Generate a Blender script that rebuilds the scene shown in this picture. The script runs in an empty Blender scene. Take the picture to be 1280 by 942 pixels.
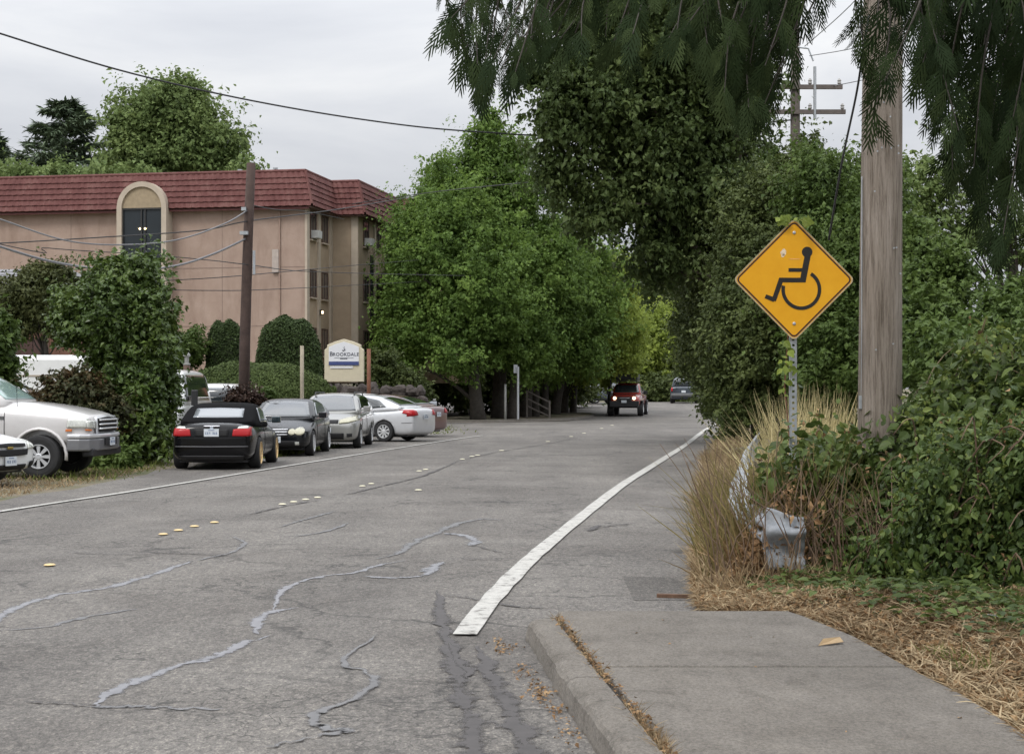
import bpy, bmesh, math, random
import numpy as np
from mathutils import Vector, Matrix, Quaternion
from mathutils.bvhtree import BVHTree

random.seed(7)
RNG = np.random.default_rng(11)
scene = bpy.context.scene
COL = scene.collection
F, CX, HY, HC = 2000.0, 640.0, 486.0, 1.67     # focal in photo pixels, centre, horizon row, eye height
R = math.radians

def P(px, py, Y):                    # photo pixel at a chosen distance -> world
    return Vector(((px-CX)/F*Y, Y, HC+(HY-py)/F*Y))
def G(px, py, z=0.0):                # photo pixel on a level surface of height z
    Y = F*(HC-z)/(py-HY)
    return Vector(((px-CX)/F*Y, Y, z))
def sstep(a, b, t):
    t = np.clip((t-a)/(b-a), 0, 1); return t*t*(3-2*t)

# ------------------------------------------------------------ objects
def tag(o, label=None, cat=None, group=None, kind=None):
    if label: o['label'] = label
    if cat: o['category'] = cat
    if group: o['group'] = group
    if kind: o['kind'] = kind
    return o
def empty(name, loc=(0,0,0), rz=0, parent=None):
    o = bpy.data.objects.new(name, None); COL.objects.link(o)
    o.empty_display_size = .2
    o.location = loc; o.rotation_euler = (0,0,rz)
    if parent: o.parent = parent
    return o
def link_mesh(name, me, mat, parent=None):
    me.materials.clear()
    if mat: me.materials.append(mat)
    o = bpy.data.objects.new(name, me); COL.objects.link(o)
    if parent: o.parent = parent
    return o
def np_mesh(name, V, Fq, rnd=None, smooth=False):
    """V (n,3), Fq (m,k) constant face size"""
    V = np.asarray(V, dtype=np.float32); Fq = np.asarray(Fq, dtype=np.int32)
    me = bpy.data.meshes.new(name)
    me.vertices.add(len(V)); me.vertices.foreach_set('co', V.ravel())
    m, k = Fq.shape
    me.loops.add(m*k); me.loops.foreach_set('vertex_index', Fq.ravel())
    me.polygons.add(m); me.polygons.foreach_set('loop_start', np.arange(m, dtype=np.int32)*k)
    try: me.polygons.foreach_set('loop_total', np.full(m, k, dtype=np.int32))
    except Exception: pass
    if rnd is not None:
        a = me.attributes.new('rnd', 'FLOAT', 'POINT'); a.data.foreach_set('value', np.asarray(rnd, dtype=np.float32))
    me.polygons.foreach_set('use_smooth', np.full(m, smooth))
    me.update(calc_edges=True)
    return me
class MB:
    def __init__(s): s.v = []; s.f = []
    def add(s, vs, fs):
        b = len(s.v); s.v += [tuple(p) for p in vs]; s.f += [tuple(i+b for i in f) for f in fs]; return s
    def box(s, c, d, rz=0, M=None):
        cx, cy, cz = c; dx, dy, dz = d[0]/2, d[1]/2, d[2]/2
        vs = []
        for z in (-dz, dz):
            for x, y in ((-dx,-dy),(dx,-dy),(dx,dy),(-dx,dy)):
                p = Vector((x, y, z))
                if M: p = M @ p
                elif rz: p = Matrix.Rotation(rz, 3, 'Z') @ p
                vs.append((cx+p.x, cy+p.y, cz+p.z))
        return s.add(vs, [(3,2,1,0),(4,5,6,7),(0,1,5,4),(1,2,6,5),(2,3,7,6),(3,0,4,7)])
    def tube(s, path, rad, n=8, cap=True):
        path = [Vector(p) for p in path]
        if not hasattr(rad, '__len__'): rad = [rad]*len(path)
        vs, fs = [], []; up = None
        for i, p in enumerate(path):
            d = (path[min(i+1, len(path)-1)]-path[max(i-1, 0)])
            if d.length < 1e-9: d = Vector((0,0,1))
            d.normalize()
            if up is None: up = Vector((1,0,0)) if abs(d.x) < .9 else Vector((0,1,0))
            a = (up-d*up.dot(d)).normalized(); up = a; b = d.cross(a)
            for k in range(n):
                t = 2*math.pi*k/n
                vs.append(p+(a*math.cos(t)+b*math.sin(t))*rad[i])
        for i in range(len(path)-1):
            for k in range(n):
                k2 = (k+1) % n
                fs.append((i*n+k, i*n+k2, (i+1)*n+k2, (i+1)*n+k))
        if cap:
            fs.append(tuple(range(n-1, -1, -1))); fs.append(tuple((len(path)-1)*n+k for k in range(n)))
        return s.add(vs, fs)
    def lathe(s, prof, n=24, M=None, c=(0,0,0), cap=True):
        """prof list of (r, h) turned round local z"""
        vs, fs = [], []; c = Vector(c)
        for r, h in prof:
            for k in range(n):
                t = 2*math.pi*k/n; p = Vector((r*math.cos(t), r*math.sin(t), h))
                if M: p = M @ p
                vs.append(c+p)
        for i in range(len(prof)-1):
            for k in range(n):
                k2 = (k+1) % n
                fs.append((i*n+k, i*n+k2, (i+1)*n+k2, (i+1)*n+k))
        if cap: fs.append(tuple(range(n-1, -1, -1))); fs.append(tuple((len(prof)-1)*n+k for k in range(n)))
        return s.add(vs, fs)
    def prism(s, pts, d, M=None, c=(0,0,0)):
        """pts 2D polygon (counter-clockwise) extruded by d along local z"""
        n = len(pts); c = Vector(c); vs = []
        for z in (0, d):
            for x, y in pts:
                p = Vector((x, y, z))
                if M: p = M @ p
                vs.append(c+p)
        fs = [tuple(range(n-1, -1, -1)), tuple(range(n, 2*n))]+[(i, (i+1) % n, n+(i+1) % n, n+i) for i in range(n)]
        return s.add(vs, fs)
    def strip(s, path, w, z=None):
        """flat ribbon along path; w list of half widths or number"""
        path = [Vector(p) for p in path]; b = len(s.v)
        if not hasattr(w, '__len__'): w = [w]*len(path)
        for i, p in enumerate(path):
            d = path[min(i+1, len(path)-1)]-path[max(i-1, 0)]; d.z = 0; d.normalize()
            n = Vector((-d.y, d.x, 0))
            for q in (p-n*w[i], p+n*w[i]): s.v.append((q.x, q.y, p.z if z is None else z(q.x, q.y)))
        for i in range(len(path)-1): s.f.append((b+2*i, b+2*i+2, b+2*i+3, b+2*i+1))
        return s
    def build(s, name, mat, parent=None, smooth=False, bevel=0, sub=0):
        me = bpy.data.meshes.new(name); me.from_pydata(s.v, [], s.f); me.validate(); me.update()
        bm = bmesh.new(); bm.from_mesh(me); bmesh.ops.recalc_face_normals(bm, faces=bm.faces); bm.to_mesh(me); bm.free()
        if smooth: me.shade_smooth()
        o = link_mesh(name, me, mat, parent)
        if bevel:
            m = o.modifiers.new('b', 'BEVEL'); m.width = bevel; m.segments = 2; m.limit_method = 'ANGLE'; m.angle_limit = R(35)
        if sub:
            m = o.modifiers.new('s', 'SUBSURF'); m.levels = sub; m.render_levels = sub
        return o

# ------------------------------------------------------------ materials
MATS = {}
def nd(t, typ, **kw):
    n = t.nodes.new(typ)
    for k, v in kw.items(): setattr(n, k, v)
    return n
def base_mat(name):
    m = bpy.data.materials.new(name); m.use_nodes = True; t = m.node_tree
    return m, t, t.nodes['Principled BSDF']
def setp(b, col=None, rough=None, metal=None, spec=None, coat=None):
    if col is not None: b.inputs['Base Color'].default_value = (*col, 1)
    if rough is not None: b.inputs['Roughness'].default_value = rough
    if metal is not None: b.inputs['Metallic'].default_value = metal
    if spec is not None: b.inputs['Specular IOR Level'].default_value = spec
    if coat is not None:
        b.inputs['Coat Weight'].default_value = coat; b.inputs['Coat Roughness'].default_value = .06
def ramp(t, fac, stops):
    r = nd(t, 'ShaderNodeValToRGB'); e = r.color_ramp.elements
    e[0].position, e[0].color = stops[0][0], (*stops[0][1], 1); e[1].position, e[1].color = stops[-1][0], (*stops[-1][1], 1)
    for p, c in stops[1:-1]:
        x = e.new(p); x.color = (*c, 1)
    t.links.new(fac, r.inputs[0]); return r.outputs[0]
def noise(t, scale, detail=4, rough=.55, vec=None, dist=0, out=0):
    n = nd(t, 'ShaderNodeTexNoise'); n.inputs['Scale'].default_value = scale; n.inputs['Detail'].default_value = detail
    n.inputs['Roughness'].default_value = rough; n.inputs['Distortion'].default_value = dist
    if vec: t.links.new(vec, n.inputs['Vector'])
    return n.outputs[out]
def coords(t, which='Object', scale=None):
    c = nd(t, 'ShaderNodeTexCoord'); o = c.outputs[which]
    if scale:
        m = nd(t, 'ShaderNodeMapping'); m.inputs['Scale'].default_value = scale; t.links.new(o, m.inputs[0]); o = m.outputs[0]
    return o
def mix(t, fac, a, b, mode='MIX'):
    m = nd(t, 'ShaderNodeMix', data_type='RGBA', blend_type=mode)
    for k, v in ((0, fac), (6, a), (7, b)):
        if hasattr(v, 'is_output') or hasattr(v, 'links'): t.links.new(v, m.inputs[k])
        elif k == 0: m.inputs[0].default_value = v
        else: m.inputs[k].default_value = (*v, 1)
    return m.outputs[2]
def mathn(t, op, a, b=None, clamp=False):
    m = nd(t, 'ShaderNodeMath', operation=op); m.use_clamp = clamp
    for k, v in ((0, a), (1, b)):
        if v is None: continue
        if hasattr(v, 'links'): t.links.new(v, m.inputs[k])
        else: m.inputs[k].default_value = v
    return m.outputs[0]
def bump(t, b, h, strength=.3, dist=.01):
    n = nd(t, 'ShaderNodeBump'); n.inputs['Strength'].default_value = strength; n.inputs['Distance'].default_value = dist
    t.links.new(h, n.inputs['Height']); t.links.new(n.outputs[0], b.inputs['Normal'])
def simple(name, col, rough=.6, metal=0, spec=.5, coat=None, var=.15, vs=6, bumps=0):
    if name in MATS: return MATS[name]
    m, t, b = base_mat(name); setp(b, col, rough, metal, spec, coat)
    if var:
        v = coords(t)
        c = ramp(t, noise(t, vs, 5, .6, v), [(.25, tuple(c*(1-var) for c in col)), (.75, tuple(min(1, c*(1+var)) for c in col))])
        t.links.new(c, b.inputs['Base Color'])
        if bumps: bump(t, b, noise(t, vs*8, 3, .6, v), bumps, .01)
    MATS[name] = m; return m
def leafmat(name, dark, mid, light, trans=.3, rough=.5, clump=1.0, spec=.35, dead=0):
    spec *= .55; dark, mid, light = [(c[0]*1.06, c[1]*1.02, c[2]*.85) for c in (dark, mid, light)]
    m, t, b = base_mat(name)
    at = nd(t, 'ShaderNodeAttribute', attribute_name='rnd')
    big = noise(t, clump, 2, .5, coords(t))
    f = mathn(t, 'ADD', mathn(t, 'MULTIPLY', at.outputs['Fac'], .62), mathn(t, 'MULTIPLY', mathn(t, 'SUBTRACT', big, .3), .9), True)
    c = ramp(t, f, [(.1, dark), (.5, mid), (.95, light)])
    if dead: c = mix(t, mathn(t, 'GREATER_THAN', at.outputs['Fac'], 1-dead), c, (.24,.13,.06))
    t.links.new(c, b.inputs['Base Color']); setp(b, None, rough, 0, spec)
    tr = nd(t, 'ShaderNodeBsdfTranslucent'); t.links.new(mix(t, .5, c, light), tr.inputs[0])
    ms = nd(t, 'ShaderNodeMixShader'); ms.inputs[0].default_value = trans
    t.links.new(b.outputs[0], ms.inputs[1]); t.links.new(tr.outputs[0], ms.inputs[2])
    t.links.new(ms.outputs[0], t.nodes['Material Output'].inputs[0])
    m.use_backface_culling = False
    return m
def emit(name, col, s):
    m, t, b = base_mat(name); setp(b, col, .4)
    b.inputs['Emission Color'].default_value = (*col, 1); b.inputs['Emission Strength'].default_value = s
    return m

GREY = simple('galvanised', (.42,.44,.46), .45, .5, var=.2, vs=20)
BLACKP = simple('black_plastic', (.018,.018,.02), .5, var=.1)
DARKM = simple('dark_void', (.008,.008,.009), .7, var=0)
RUBBER = simple('rubber', (.022,.022,.023), .8, var=.3, vs=9)
CHROME = simple('chrome', (.66,.67,.69), .15, .35, coat=.6, var=0)
ALLOY = simple('alloy', (.60,.61,.62), .3, .1, coat=.6, var=0)
GOLD = simple('gold_rim', (.70,.50,.24), .3, .5, var=0)
def glassm(name, col=(.02,.025,.028), rough=.04):
    m, t, b = base_mat(name); setp(b, col, rough, 0, .8, 1.0); return m
GLASS = glassm('car_glass'); 
GLASSG = glassm('tinted_windscreen', (.30,.42,.40), .08)
GLASSL = glassm('pale_window', (.22,.24,.26), .15)
REDL = simple('red_lens', (.38,.012,.015), .3, spec=.3, coat=.15, var=0)
ORANGEL = simple('orange_lens', (.6,.16,.02), .15, coat=1, var=0)
CLEARL = simple('clear_lens', (.62,.63,.58), .12, .3, coat=1, var=.3, vs=30)
YELLOWL = simple('aged_lens', (.42,.40,.28), .25, .1, coat=1, var=.2, vs=30)
WHITEP = simple('white_paint', (.72,.73,.73), .3, coat=.8, var=.04)
PLATE = simple('plate_white', (.62,.66,.70), .4, var=.05)
PLATEB = simple('plate_blue', (.08,.14,.28), .5, var=0)
def paint(name, col, metal=.4, rough=.35):
    return simple(name, col, rough, metal, .5, 1.0, var=.06, vs=3)

# ------------------------------------------------------------ world, sun, camera
w = bpy.data.worlds.new("World"); scene.world = w; w.use_nodes = True; t = w.node_tree
bg = t.nodes['Background']
sky = nd(t, 'ShaderNodeTexSky', sky_type='NISHITA'); sky.sun_disc = False
SUN_EL, SUN_AZ = R(52), R(215)
sky.sun_elevation = SUN_EL; sky.sun_rotation = SUN_AZ; sky.dust_density = 4; sky.air_density = 1
tc = nd(t, 'ShaderNodeTexCoord'); sep = nd(t, 'ShaderNodeSeparateXYZ'); t.links.new(tc.outputs['Generated'], sep.inputs[0])
mp = nd(t, 'ShaderNodeMapping'); mp.inputs['Scale'].default_value = (1, 1, 3.2); t.links.new(tc.outputs['Generated'], mp.inputs[0])
cl = noise(t, 2.6, 7, .55, mp.outputs[0], .4)
cloud = ramp(t, cl, [(.30, (4.2,4.4,4.85)), (.5, (5.5,5.65,5.95)), (.68, (6.9,6.95,7.0))])
# overcast sky: the zenith is brighter than the horizon
grad = nd(t, 'ShaderNodeMapRange'); grad.inputs['From Min'].default_value = 0; grad.inputs['From Max'].default_value = 1
grad.inputs['To Min'].default_value = .80; grad.inputs['To Max'].default_value = 3.6; t.links.new(sep.outputs[2], grad.inputs[0])
vm = nd(t, 'ShaderNodeVectorMath', operation='SCALE'); t.links.new(cloud, vm.inputs[0]); t.links.new(grad.outputs[0], vm.inputs['Scale'])
fin = mix(t, .96, sky.outputs[0], vm.outputs[0])
t.links.new(fin, bg.inputs[0]); bg.inputs[1].default_value = .1
sl = bpy.data.lights.new('sun', 'SUN'); sl.energy = 1.4; sl.angle = R(16); sl.color = (1,.96,.9)
so = bpy.data.objects.new('sun', sl); COL.objects.link(so)
so.location = (0,0,30)
sd = Vector((math.sin(SUN_AZ)*math.cos(SUN_EL), math.cos(SUN_AZ)*math.cos(SUN_EL), math.sin(SUN_EL)))
so.rotation_euler = sd.to_track_quat('Z', 'Y').to_euler()
cam = bpy.data.cameras.new('camera'); co = bpy.data.objects.new('camera', cam); COL.objects.link(co); scene.camera = co
co.location = (0,0,HC); co.rotation_euler = (R(90),0,0)
cam.sensor_width = 36; cam.lens = F/1280*36; cam.shift_y = 15/1280; cam.clip_end = 3000; cam.clip_start = .1
scene.view_settings.view_transform = 'Standard'; scene.view_settings.look = 'None'; scene.view_settings.gamma = 1
scene.view_settings.exposure = .12
scene.render.engine = 'CYCLES'; scene.cycles.use_denoising = True
try: scene.cycles.denoiser = 'OPENIMAGEDENOISE'
except Exception: pass
scene.cycles.max_bounces = 6; scene.cycles.diffuse_bounces = 3; scene.cycles.glossy_bounces = 3; scene.cycles.transmission_bounces = 4
scene.cycles.use_adaptive_sampling = True; scene.cycles.adaptive_threshold = .02

# ------------------------------------------------------------ ground
def XL(Y): return -1.13+(Y-56.6)*.159          # left white line
def road_z(y): return .62*sstep(86, 118, y)+.35*sstep(118, 175, y)
def ground_z(x, y):
    """height of the land"""
    z = road_z(y)
    lx = (XL(y)-4.5)-x                                   # metres left of the parking strip
    bank = 2.35*sstep(0, 9, lx)*sstep(50, 62, y)*(1-sstep(64, 74, y)*sstep(-12, -9, x))
    rx = x-(1.0+.135*np.clip(y-8, 0, 200))
    rb = .55*sstep(2.5, 8, rx)
    return z+bank+rb-.02
def flatz(x, y): return float(road_z(np.float64(y)))
xs = np.unique(np.concatenate([np.linspace(-900,-60,12), np.linspace(-60,60,161), np.linspace(60,900,12)]))
ys = np.unique(np.concatenate([np.linspace(-60,0,6), np.linspace(0,130,174), np.linspace(130,300,30), np.linspace(300,2500,12)]))
XX, YY = np.meshgrid(xs, ys)
ZZ = ground_z(XX, YY)+.0
V = np.stack([XX.ravel(), YY.ravel(), ZZ.ravel()], 1); nx = len(xs)
ii = np.arange(len(ys)-1)[:,None]*nx+np.arange(nx-1)[None,:]; ii = ii.ravel()
m, t, b = base_mat('ground_soil')
v = coords(t)
c1 = ramp(t, noise(t, 3, 8, .7, v), [(.3, (.10,.075,.05)), (.5, (.19,.16,.115)), (.7, (.27,.23,.17))])
c2 = ramp(t, noise(t, 40, 6, .7, v), [(.3, (.05,.045,.03)), (.6, (.3,.26,.2))])
gr = ramp(t, noise(t, .35, 4, .6, v), [(.45, (0,0,0)), (.6, (1,1,1))])
c3 = mix(t, .45, c1, c2); c4 = mix(t, mathn(t, 'MULTIPLY', gr, .6), c3, (.06,.085,.03))
t.links.new(c4, b.inputs['Base Color']); setp(b, None, .95, 0, .2); bump(t, b, noise(t, 30, 6, .7, v), .8, .03)
MSOIL = m
o = link_mesh('ground', np_mesh('ground', V, np.stack([ii, ii+1, ii+nx+1, ii+nx], 1), smooth=True), MSOIL)
tag(o, kind='structure')

# asphalt
def asphalt(name, tone=1.0, cracks=True):
    m, t, b = base_mat(name); v = coords(t)
    big = ramp(t, noise(t, .22, 5, .6, v, .6), [(.3, (.130*tone,.121*tone,.113*tone)), (.7, (.185*tone,.174*tone,.162*tone))])
    wv = coords(t, 'Object', (1.0,.12,1))
    streak = ramp(t, noise(t, .9, 5, .6, wv), [(.35, (.84,.84,.84)), (.65, (1.07,1.07,1.06))])
    c = mix(t, 1, big, streak, 'MULTIPLY')
    fine = ramp(t, noise(t, 75, 3, .8, v), [(.30, (.62,.62,.63)), (.5, (.98,.98,.98)), (.70, (1.5,1.48,1.45))])
    c = mix(t, .9, c, fine, 'MULTIPLY')
    vo = nd(t, 'ShaderNodeTexVoronoi'); vo.inputs['Scale'].default_value = 26; t.links.new(v, vo.inputs[0])
    st = ramp(t, vo.outputs['Distance'], [(.12, (1.45,1.42,1.38)), (.28, (1,1,1))])
    c = mix(t, .6, c, st, 'MULTIPLY')
    mid_ = ramp(t, noise(t, 13, 5, .75, coords(t, 'Object', (1,.45,1))), [(.3, (.80,.79,.78)), (.5, (1,1,1)), (.72, (1.16,1.15,1.13))])
    c = mix(t, .8, c, mid_, 'MULTIPLY')
    pit = ramp(t, noise(t, 34, 4, .8, coords(t, 'Object', (1,.6,1))), [(.30, (.35,.34,.34)), (.42, (1,1,1))])
    c = mix(t, .75, c, pit, 'MULTIPLY')
    co_ = ramp(t, noise(t, 42, 2, .9, coords(t, 'Object', (1,.5,1))), [(.34, (.55,.55,.55)), (.46, (.95,.95,.95)), (.54, (1.05,1.05,1.05)), (.66, (1.75,1.72,1.66))])
    c = mix(t, .85, c, co_, 'MULTIPLY')
    blo = ramp(t, noise(t, .55, 4, .6, v, 1.0), [(.35, (.86,.85,.84)), (.62, (1.10,1.10,1.09))])
    c = mix(t, 1, c, blo, 'MULTIPLY')
    h = noise(t, 60, 3, .8, v)
    if cracks:
        wob = noise(t, 1.6, 4, .6, v, 0, 1)
        vv = nd(t, 'ShaderNodeVectorMath', operation='MULTIPLY_ADD'); t.links.new(wob, vv.inputs[0]); vv.inputs[1].default_value = (1.1,1.1,0); t.links.new(v, vv.inputs[2])
        for sc, wd, lo, hi, nsc, off in ((.33, .010, .44, .54, .16, 0), (1.3, .016, .46, .56, .30, 7.), (3.4, .035, .50, .60, .4, 3.)):
            vr = nd(t, 'ShaderNodeTexVoronoi', feature='DISTANCE_TO_EDGE'); vr.inputs['Scale'].default_value = sc
            t.links.new(vv.outputs[0], vr.inputs['Vector'])
            line = ramp(t, vr.outputs['Distance'], [(0, (1,1,1)), (wd, (0,0,0))])
            mm = nd(t, 'ShaderNodeMapping'); mm.inputs['Location'].default_value = (off, off*2, 0); t.links.new(v, mm.inputs[0])
            msk = ramp(t, noise(t, nsc, 3, .6, mm.outputs[0]), [(lo, (0,0,0)), (hi, (1,1,1))])
            f = mathn(t, 'MULTIPLY', mathn(t, 'MULTIPLY', line, msk), .8)
            c = mix(t, f, c, (.035,.034,.033))
    t.links.new(c, b.inputs['Base Color']); setp(b, None, .82, 0, .35); bump(t, b, h, .8, .012)
    return m
ASPH = asphalt('asphalt')
def sheet(name, rows, mat, dz=0.0, kind='structure'):
    """rows: list of (Y, Xleft, Xright); draped on the road profile"""
    mb = MB(); n = 6
    for (Y, a, c) in rows:
        for k in range(n+1): mb.v.append((a+(c-a)*k/n, Y, float(road_z(np.float64(Y)))+dz))
    for i in range(len(rows)-1):
        for k in range(n):
            q = i*(n+1)+k; mb.f.append((q, q+1, q+n+2, q+n+1))
    o = mb.build(name, mat); tag(o, kind=kind); return o
def XR(Y):      # right asphalt edge
    pts = [(-5,2.4),(2,2.0),(9,1.75),(12.9,1.5),(21.7,2.5),(30,3.55),(45,5.5),(64,8.4),(110,15.8),(180,27)]
    return float(np.interp(Y, [p[0] for p in pts], [p[1] for p in pts]))
def XE(Y):      # left asphalt edge
    pts = [(-5,-12),(15,-8.9),(23.7,-7.7),(28,-7.3),(32,-7.25),(40,-7.2),(50,-7.6),(54,-10),(60,-13),(70,-11),(77,-7),(79.5,-1.6),(82,3.0-.2),(93,4.6),(98,4.9),(101,-2),(104,-35),(121,-35),(124,8),(140,12),(180,19)]
    return float(np.interp(Y, [p[0] for p in pts], [p[1] for p in pts]))
Ys = list(np.unique(np.concatenate([np.arange(-5,60,1.5), np.arange(60,126,.5), np.arange(126,181,3)])))
sheet('road', [(Y, XE(Y)+.12*math.sin(Y*1.7)+.1*math.sin(Y*4.1), XR(Y)+.06*math.sin(Y*2.3)) for Y in Ys], ASPH, .012)

# painted lines
m, t, b = base_mat('worn_road_paint'); v = coords(t)
wear = ramp(t, noise(t, 9, 6, .75, v), [(.38, (.20,.19,.175)), (.46, (.46,.45,.42)), (.7, (.57,.555,.52))])
sp = ramp(t, noise(t, 60, 3, .8, v), [(.3, (.72,.72,.72)), (.55, (1,1,1))])
t.links.new(mix(t, 1, wear, sp, 'MULTIPLY'), b.inputs['Base Color']); setp(b, None, .7, 0, .3)
LINEM = m
def smooth_path(pts, n=8):
    pts = [Vector(p) for p in pts]; out = []
    for i in range(len(pts)-1):
        p0, p1, p2, p3 = pts[max(i-1,0)], pts[i], pts[i+1], pts[min(i+2, len(pts)-1)]
        for k in range(n):
            s = k/n
            out.append(.5*((2*p1)+(p2-p0)*s+(2*p0-5*p1+4*p2-p3)*s*s+(3*p1-p0-3*p2+p3)*s*s*s))
    out.append(pts[-1]); return out
rz = lambda d: (lambda x, y: float(road_z(np.float64(y)))+d)
def ragged(name, pts, hw, mat, d, n=5, rag=.007):
    p = smooth_path(pts, n)
    mb = MB(); mb.strip(p, [hw*(1+random.uniform(-.04,.04))+random.uniform(-rag,rag) for _ in p], rz(d))
    o = mb.build(name, mat); tag(o, kind='structure'); return o
rp = [G(581,797), G(612,755), G(655,709), G(690,678), G(735,641), G(777,608), G(808,588), G(838,569), G(858,556), G(880,539)]
rp += [Vector((9.6,75.5,0)), Vector((12.2,92,0)), Vector((16,116,0)), Vector((21,150,0))]
ragged('road_edge_line', rp, .088, LINEM, .0275)
lp = [Vector((-9.2,8,0)), Vector((-8.1,14,0)), G(0,641), G(200,610), G(380,580), G(560,551), G(603,545)]
ragged('road_edge_line', lp, .055, LINEM, .0275)
lp = [Vector((XL(y)+.1,y,0)) for y in (84,92,97)]
# crack seal: smears of grey tar with a sheen
def sealm(name, col, rough):
    m, t, b = base_mat(name); v = coords(t)
    t.links.new(ramp(t, noise(t, 5, 5, .7, v), [(.3, tuple(c*.8 for c in col)), (.7, tuple(c*1.2 for c in col))]), b.inputs['Base Color'])
    setp(b, None, rough, 0, .5); bump(t, b, noise(t, 50, 3, .6, v), .25, .004)
    at = nd(t, 'ShaderNodeAttribute', attribute_name='rnd'); nn_ = noise(t, 16, 6, .8, coords(t, 'Object', (1,.5,1))); n2 = noise(t, 2.2, 3, .6, v)
    a_ = mathn(t, 'SUBTRACT', mathn(t, 'ADD', mathn(t, 'MULTIPLY', nn_, 3.2), mathn(t, 'MULTIPLY', n2, 2.0)), mathn(t, 'ADD', mathn(t, 'MULTIPLY', at.outputs['Fac'], 1.7), 1.65), True)
    t.links.new(ramp(t, a_, [(.0, (0,0,0)), (.55, (.92,.92,.92))]), b.inputs['Alpha']); return m
SEALL = sealm('grey_crack_seal', (.235,.235,.25), .42); SEALD = sealm('dark_crack_seal', (.075,.068,.066), .65); SEALM = sealm('worn_crack_seal', (.16,.158,.16), .55)
SEALN = [0]
from mathutils import noise as mnoise
def SN(x): return mnoise.noise(Vector((x, .37, 1.9)))*1.6
def seal(pxs, wpx, mat, n=12):
    pts = [G(*p) for p in pxs]; p = smooth_path(pts, n); L = len(p)
    ws = []
    for i in range(L):
        s = i/(L-1); e = min(1, s*6, (1-s)*6); ws.append(max(.003, 1.4*wpx*(.15+.85*e)*(.85+.35*(SN(i*.33+wpx*700+len(pxs)*9.7)+.6*SN(i*.9+len(pxs)*3.3)))))
    sm = [max(.004, w) for w in ws]
    SEALN[0] += 1; q = [Vector((a.x+.025*SN(i*.4+wpx*900+a.y), a.y+.05*SN(i*.37+50+a.x), 0)) for i, a in enumerate(p)]
    zz_ = .0155+.0003*SEALN[0]; VV, ff, at_ = [], [], []
    for i, a in enumerate(q):
        d = q[min(i+1,L-1)]-q[max(i-1,0)]; d.normalize(); n_ = Vector((-d.y, d.x, 0))
        for k_ in (-1.5,-.75,0,.75,1.5): r_ = a+n_*sm[i]*k_; VV.append((r_.x, r_.y, zz_+float(road_z(np.float64(r_.y))))); at_.append(abs(k_)/1.5)
    for i in range(L-1):
        for k_ in range(4): ff.append((i*5+k_, (i+1)*5+k_, (i+1)*5+k_+1, i*5+k_+1))
    o = link_mesh('crack_seal', np_mesh('crack_seal', VV, ff, at_), mat); tag(o, kind='structure')
seal([(-30,800),(0,772),(60,748),(130,737),(185,722),(212,712),(240,703)], .055, SEALL)
seal([(0,790),(60,785),(110,773),(172,763)], .03, SEALM)
seal([(118,886),(140,868),(185,848),(225,834),(268,824),(300,808),(338,797)], .05, SEALL)
seal([(112,886),(165,886),(220,888),(280,890)], .03, SEALM)
seal([(322,795),(322,778),(335,768),(368,762)], .05, SEALL)
seal([(345,768),(350,745),(372,730),(405,722),(440,718),(475,708),(508,702)], .035, SEALL)
seal([(455,722),(500,724),(530,720),(552,706)], .045, SEALL)
seal([(528,716),(540,712),(552,704)], .06, SEALL)
seal([(470,700),(500,692),(520,678),(545,668),(575,655),(605,650),(628,652)], .05, SEALM)
seal([(556,668),(575,670),(592,676),(590,684)], .07, SEALL)
seal([(590,682),(615,690),(645,694)], .02, SEALD)
seal([(240,703),(290,692),(305,680),(290,672)], .03, SEALM)
seal([(350,660),(390,648),(420,640)], .03, SEALM); seal([(370,672),(410,665),(435,655)], .03, SEALM)
seal([(548,740),(552,775),(558,805),(570,845),(580,880),(590,915),(600,960),(612,1010)], .075, SEALD)
seal([(598,810),(610,840),(628,875),(645,910),(665,950),(680,990)], .065, SEALD)
seal([(560,806),(575,830),(590,852)], .03, SEALD)
seal([(470,795),(430,830),(470,850),(440,880),(395,895),(400,912),(430,918),(380,928),(330,938)], .03, SEALM)
seal([(30,880),(70,882),(118,886)], .022, SEALD)
seal([(555,746),(590,750),(625,758),(700,764)], .02, SEALD)
seal([(740,662),(790,656),(850,655),(868,657)], .025, SEALD); seal([(735,665),(750,658)], .05, SEALD)
seal([(80,692),(130,694),(200,695)], .018, SEALD); seal([(560,700),(600,701),(650,700)], .016, SEALD)
seal([(430,620),(470,610),(530,595),(575,576)], .035, SEALD); seal([(310,645),(355,634),(400,626)], .03, SEALD)
seal([(575,576),(620,566),(680,556),(730,546)], .03, SEALD)
seal([(300,698),(250,694),(180,693)], .02, SEALD)
# rectangular patch behind the pavement
PAT = asphalt('asphalt_patch', .72, False)
mb = MB(); q = [G(778,722), G(838,723), G(905,752), G(792,752)]; mb.add([(p.x,p.y,.0145) for p in q], [(0,1,2,3)]); tag(mb.build('road_patch', PAT), kind='structure')
RUST = simple('rusty_iron', (.14,.08,.05), .8, .2, var=.4, vs=20)
mb = MB(); q = G(848,749); mb.box((q.x,q.y,.028), (.34,.05,.03), R(-12)); o = mb.build('metal_bar', RUST); tag(o, 'rusty iron bar lying on the asphalt behind the pavement end', 'bar')

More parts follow.
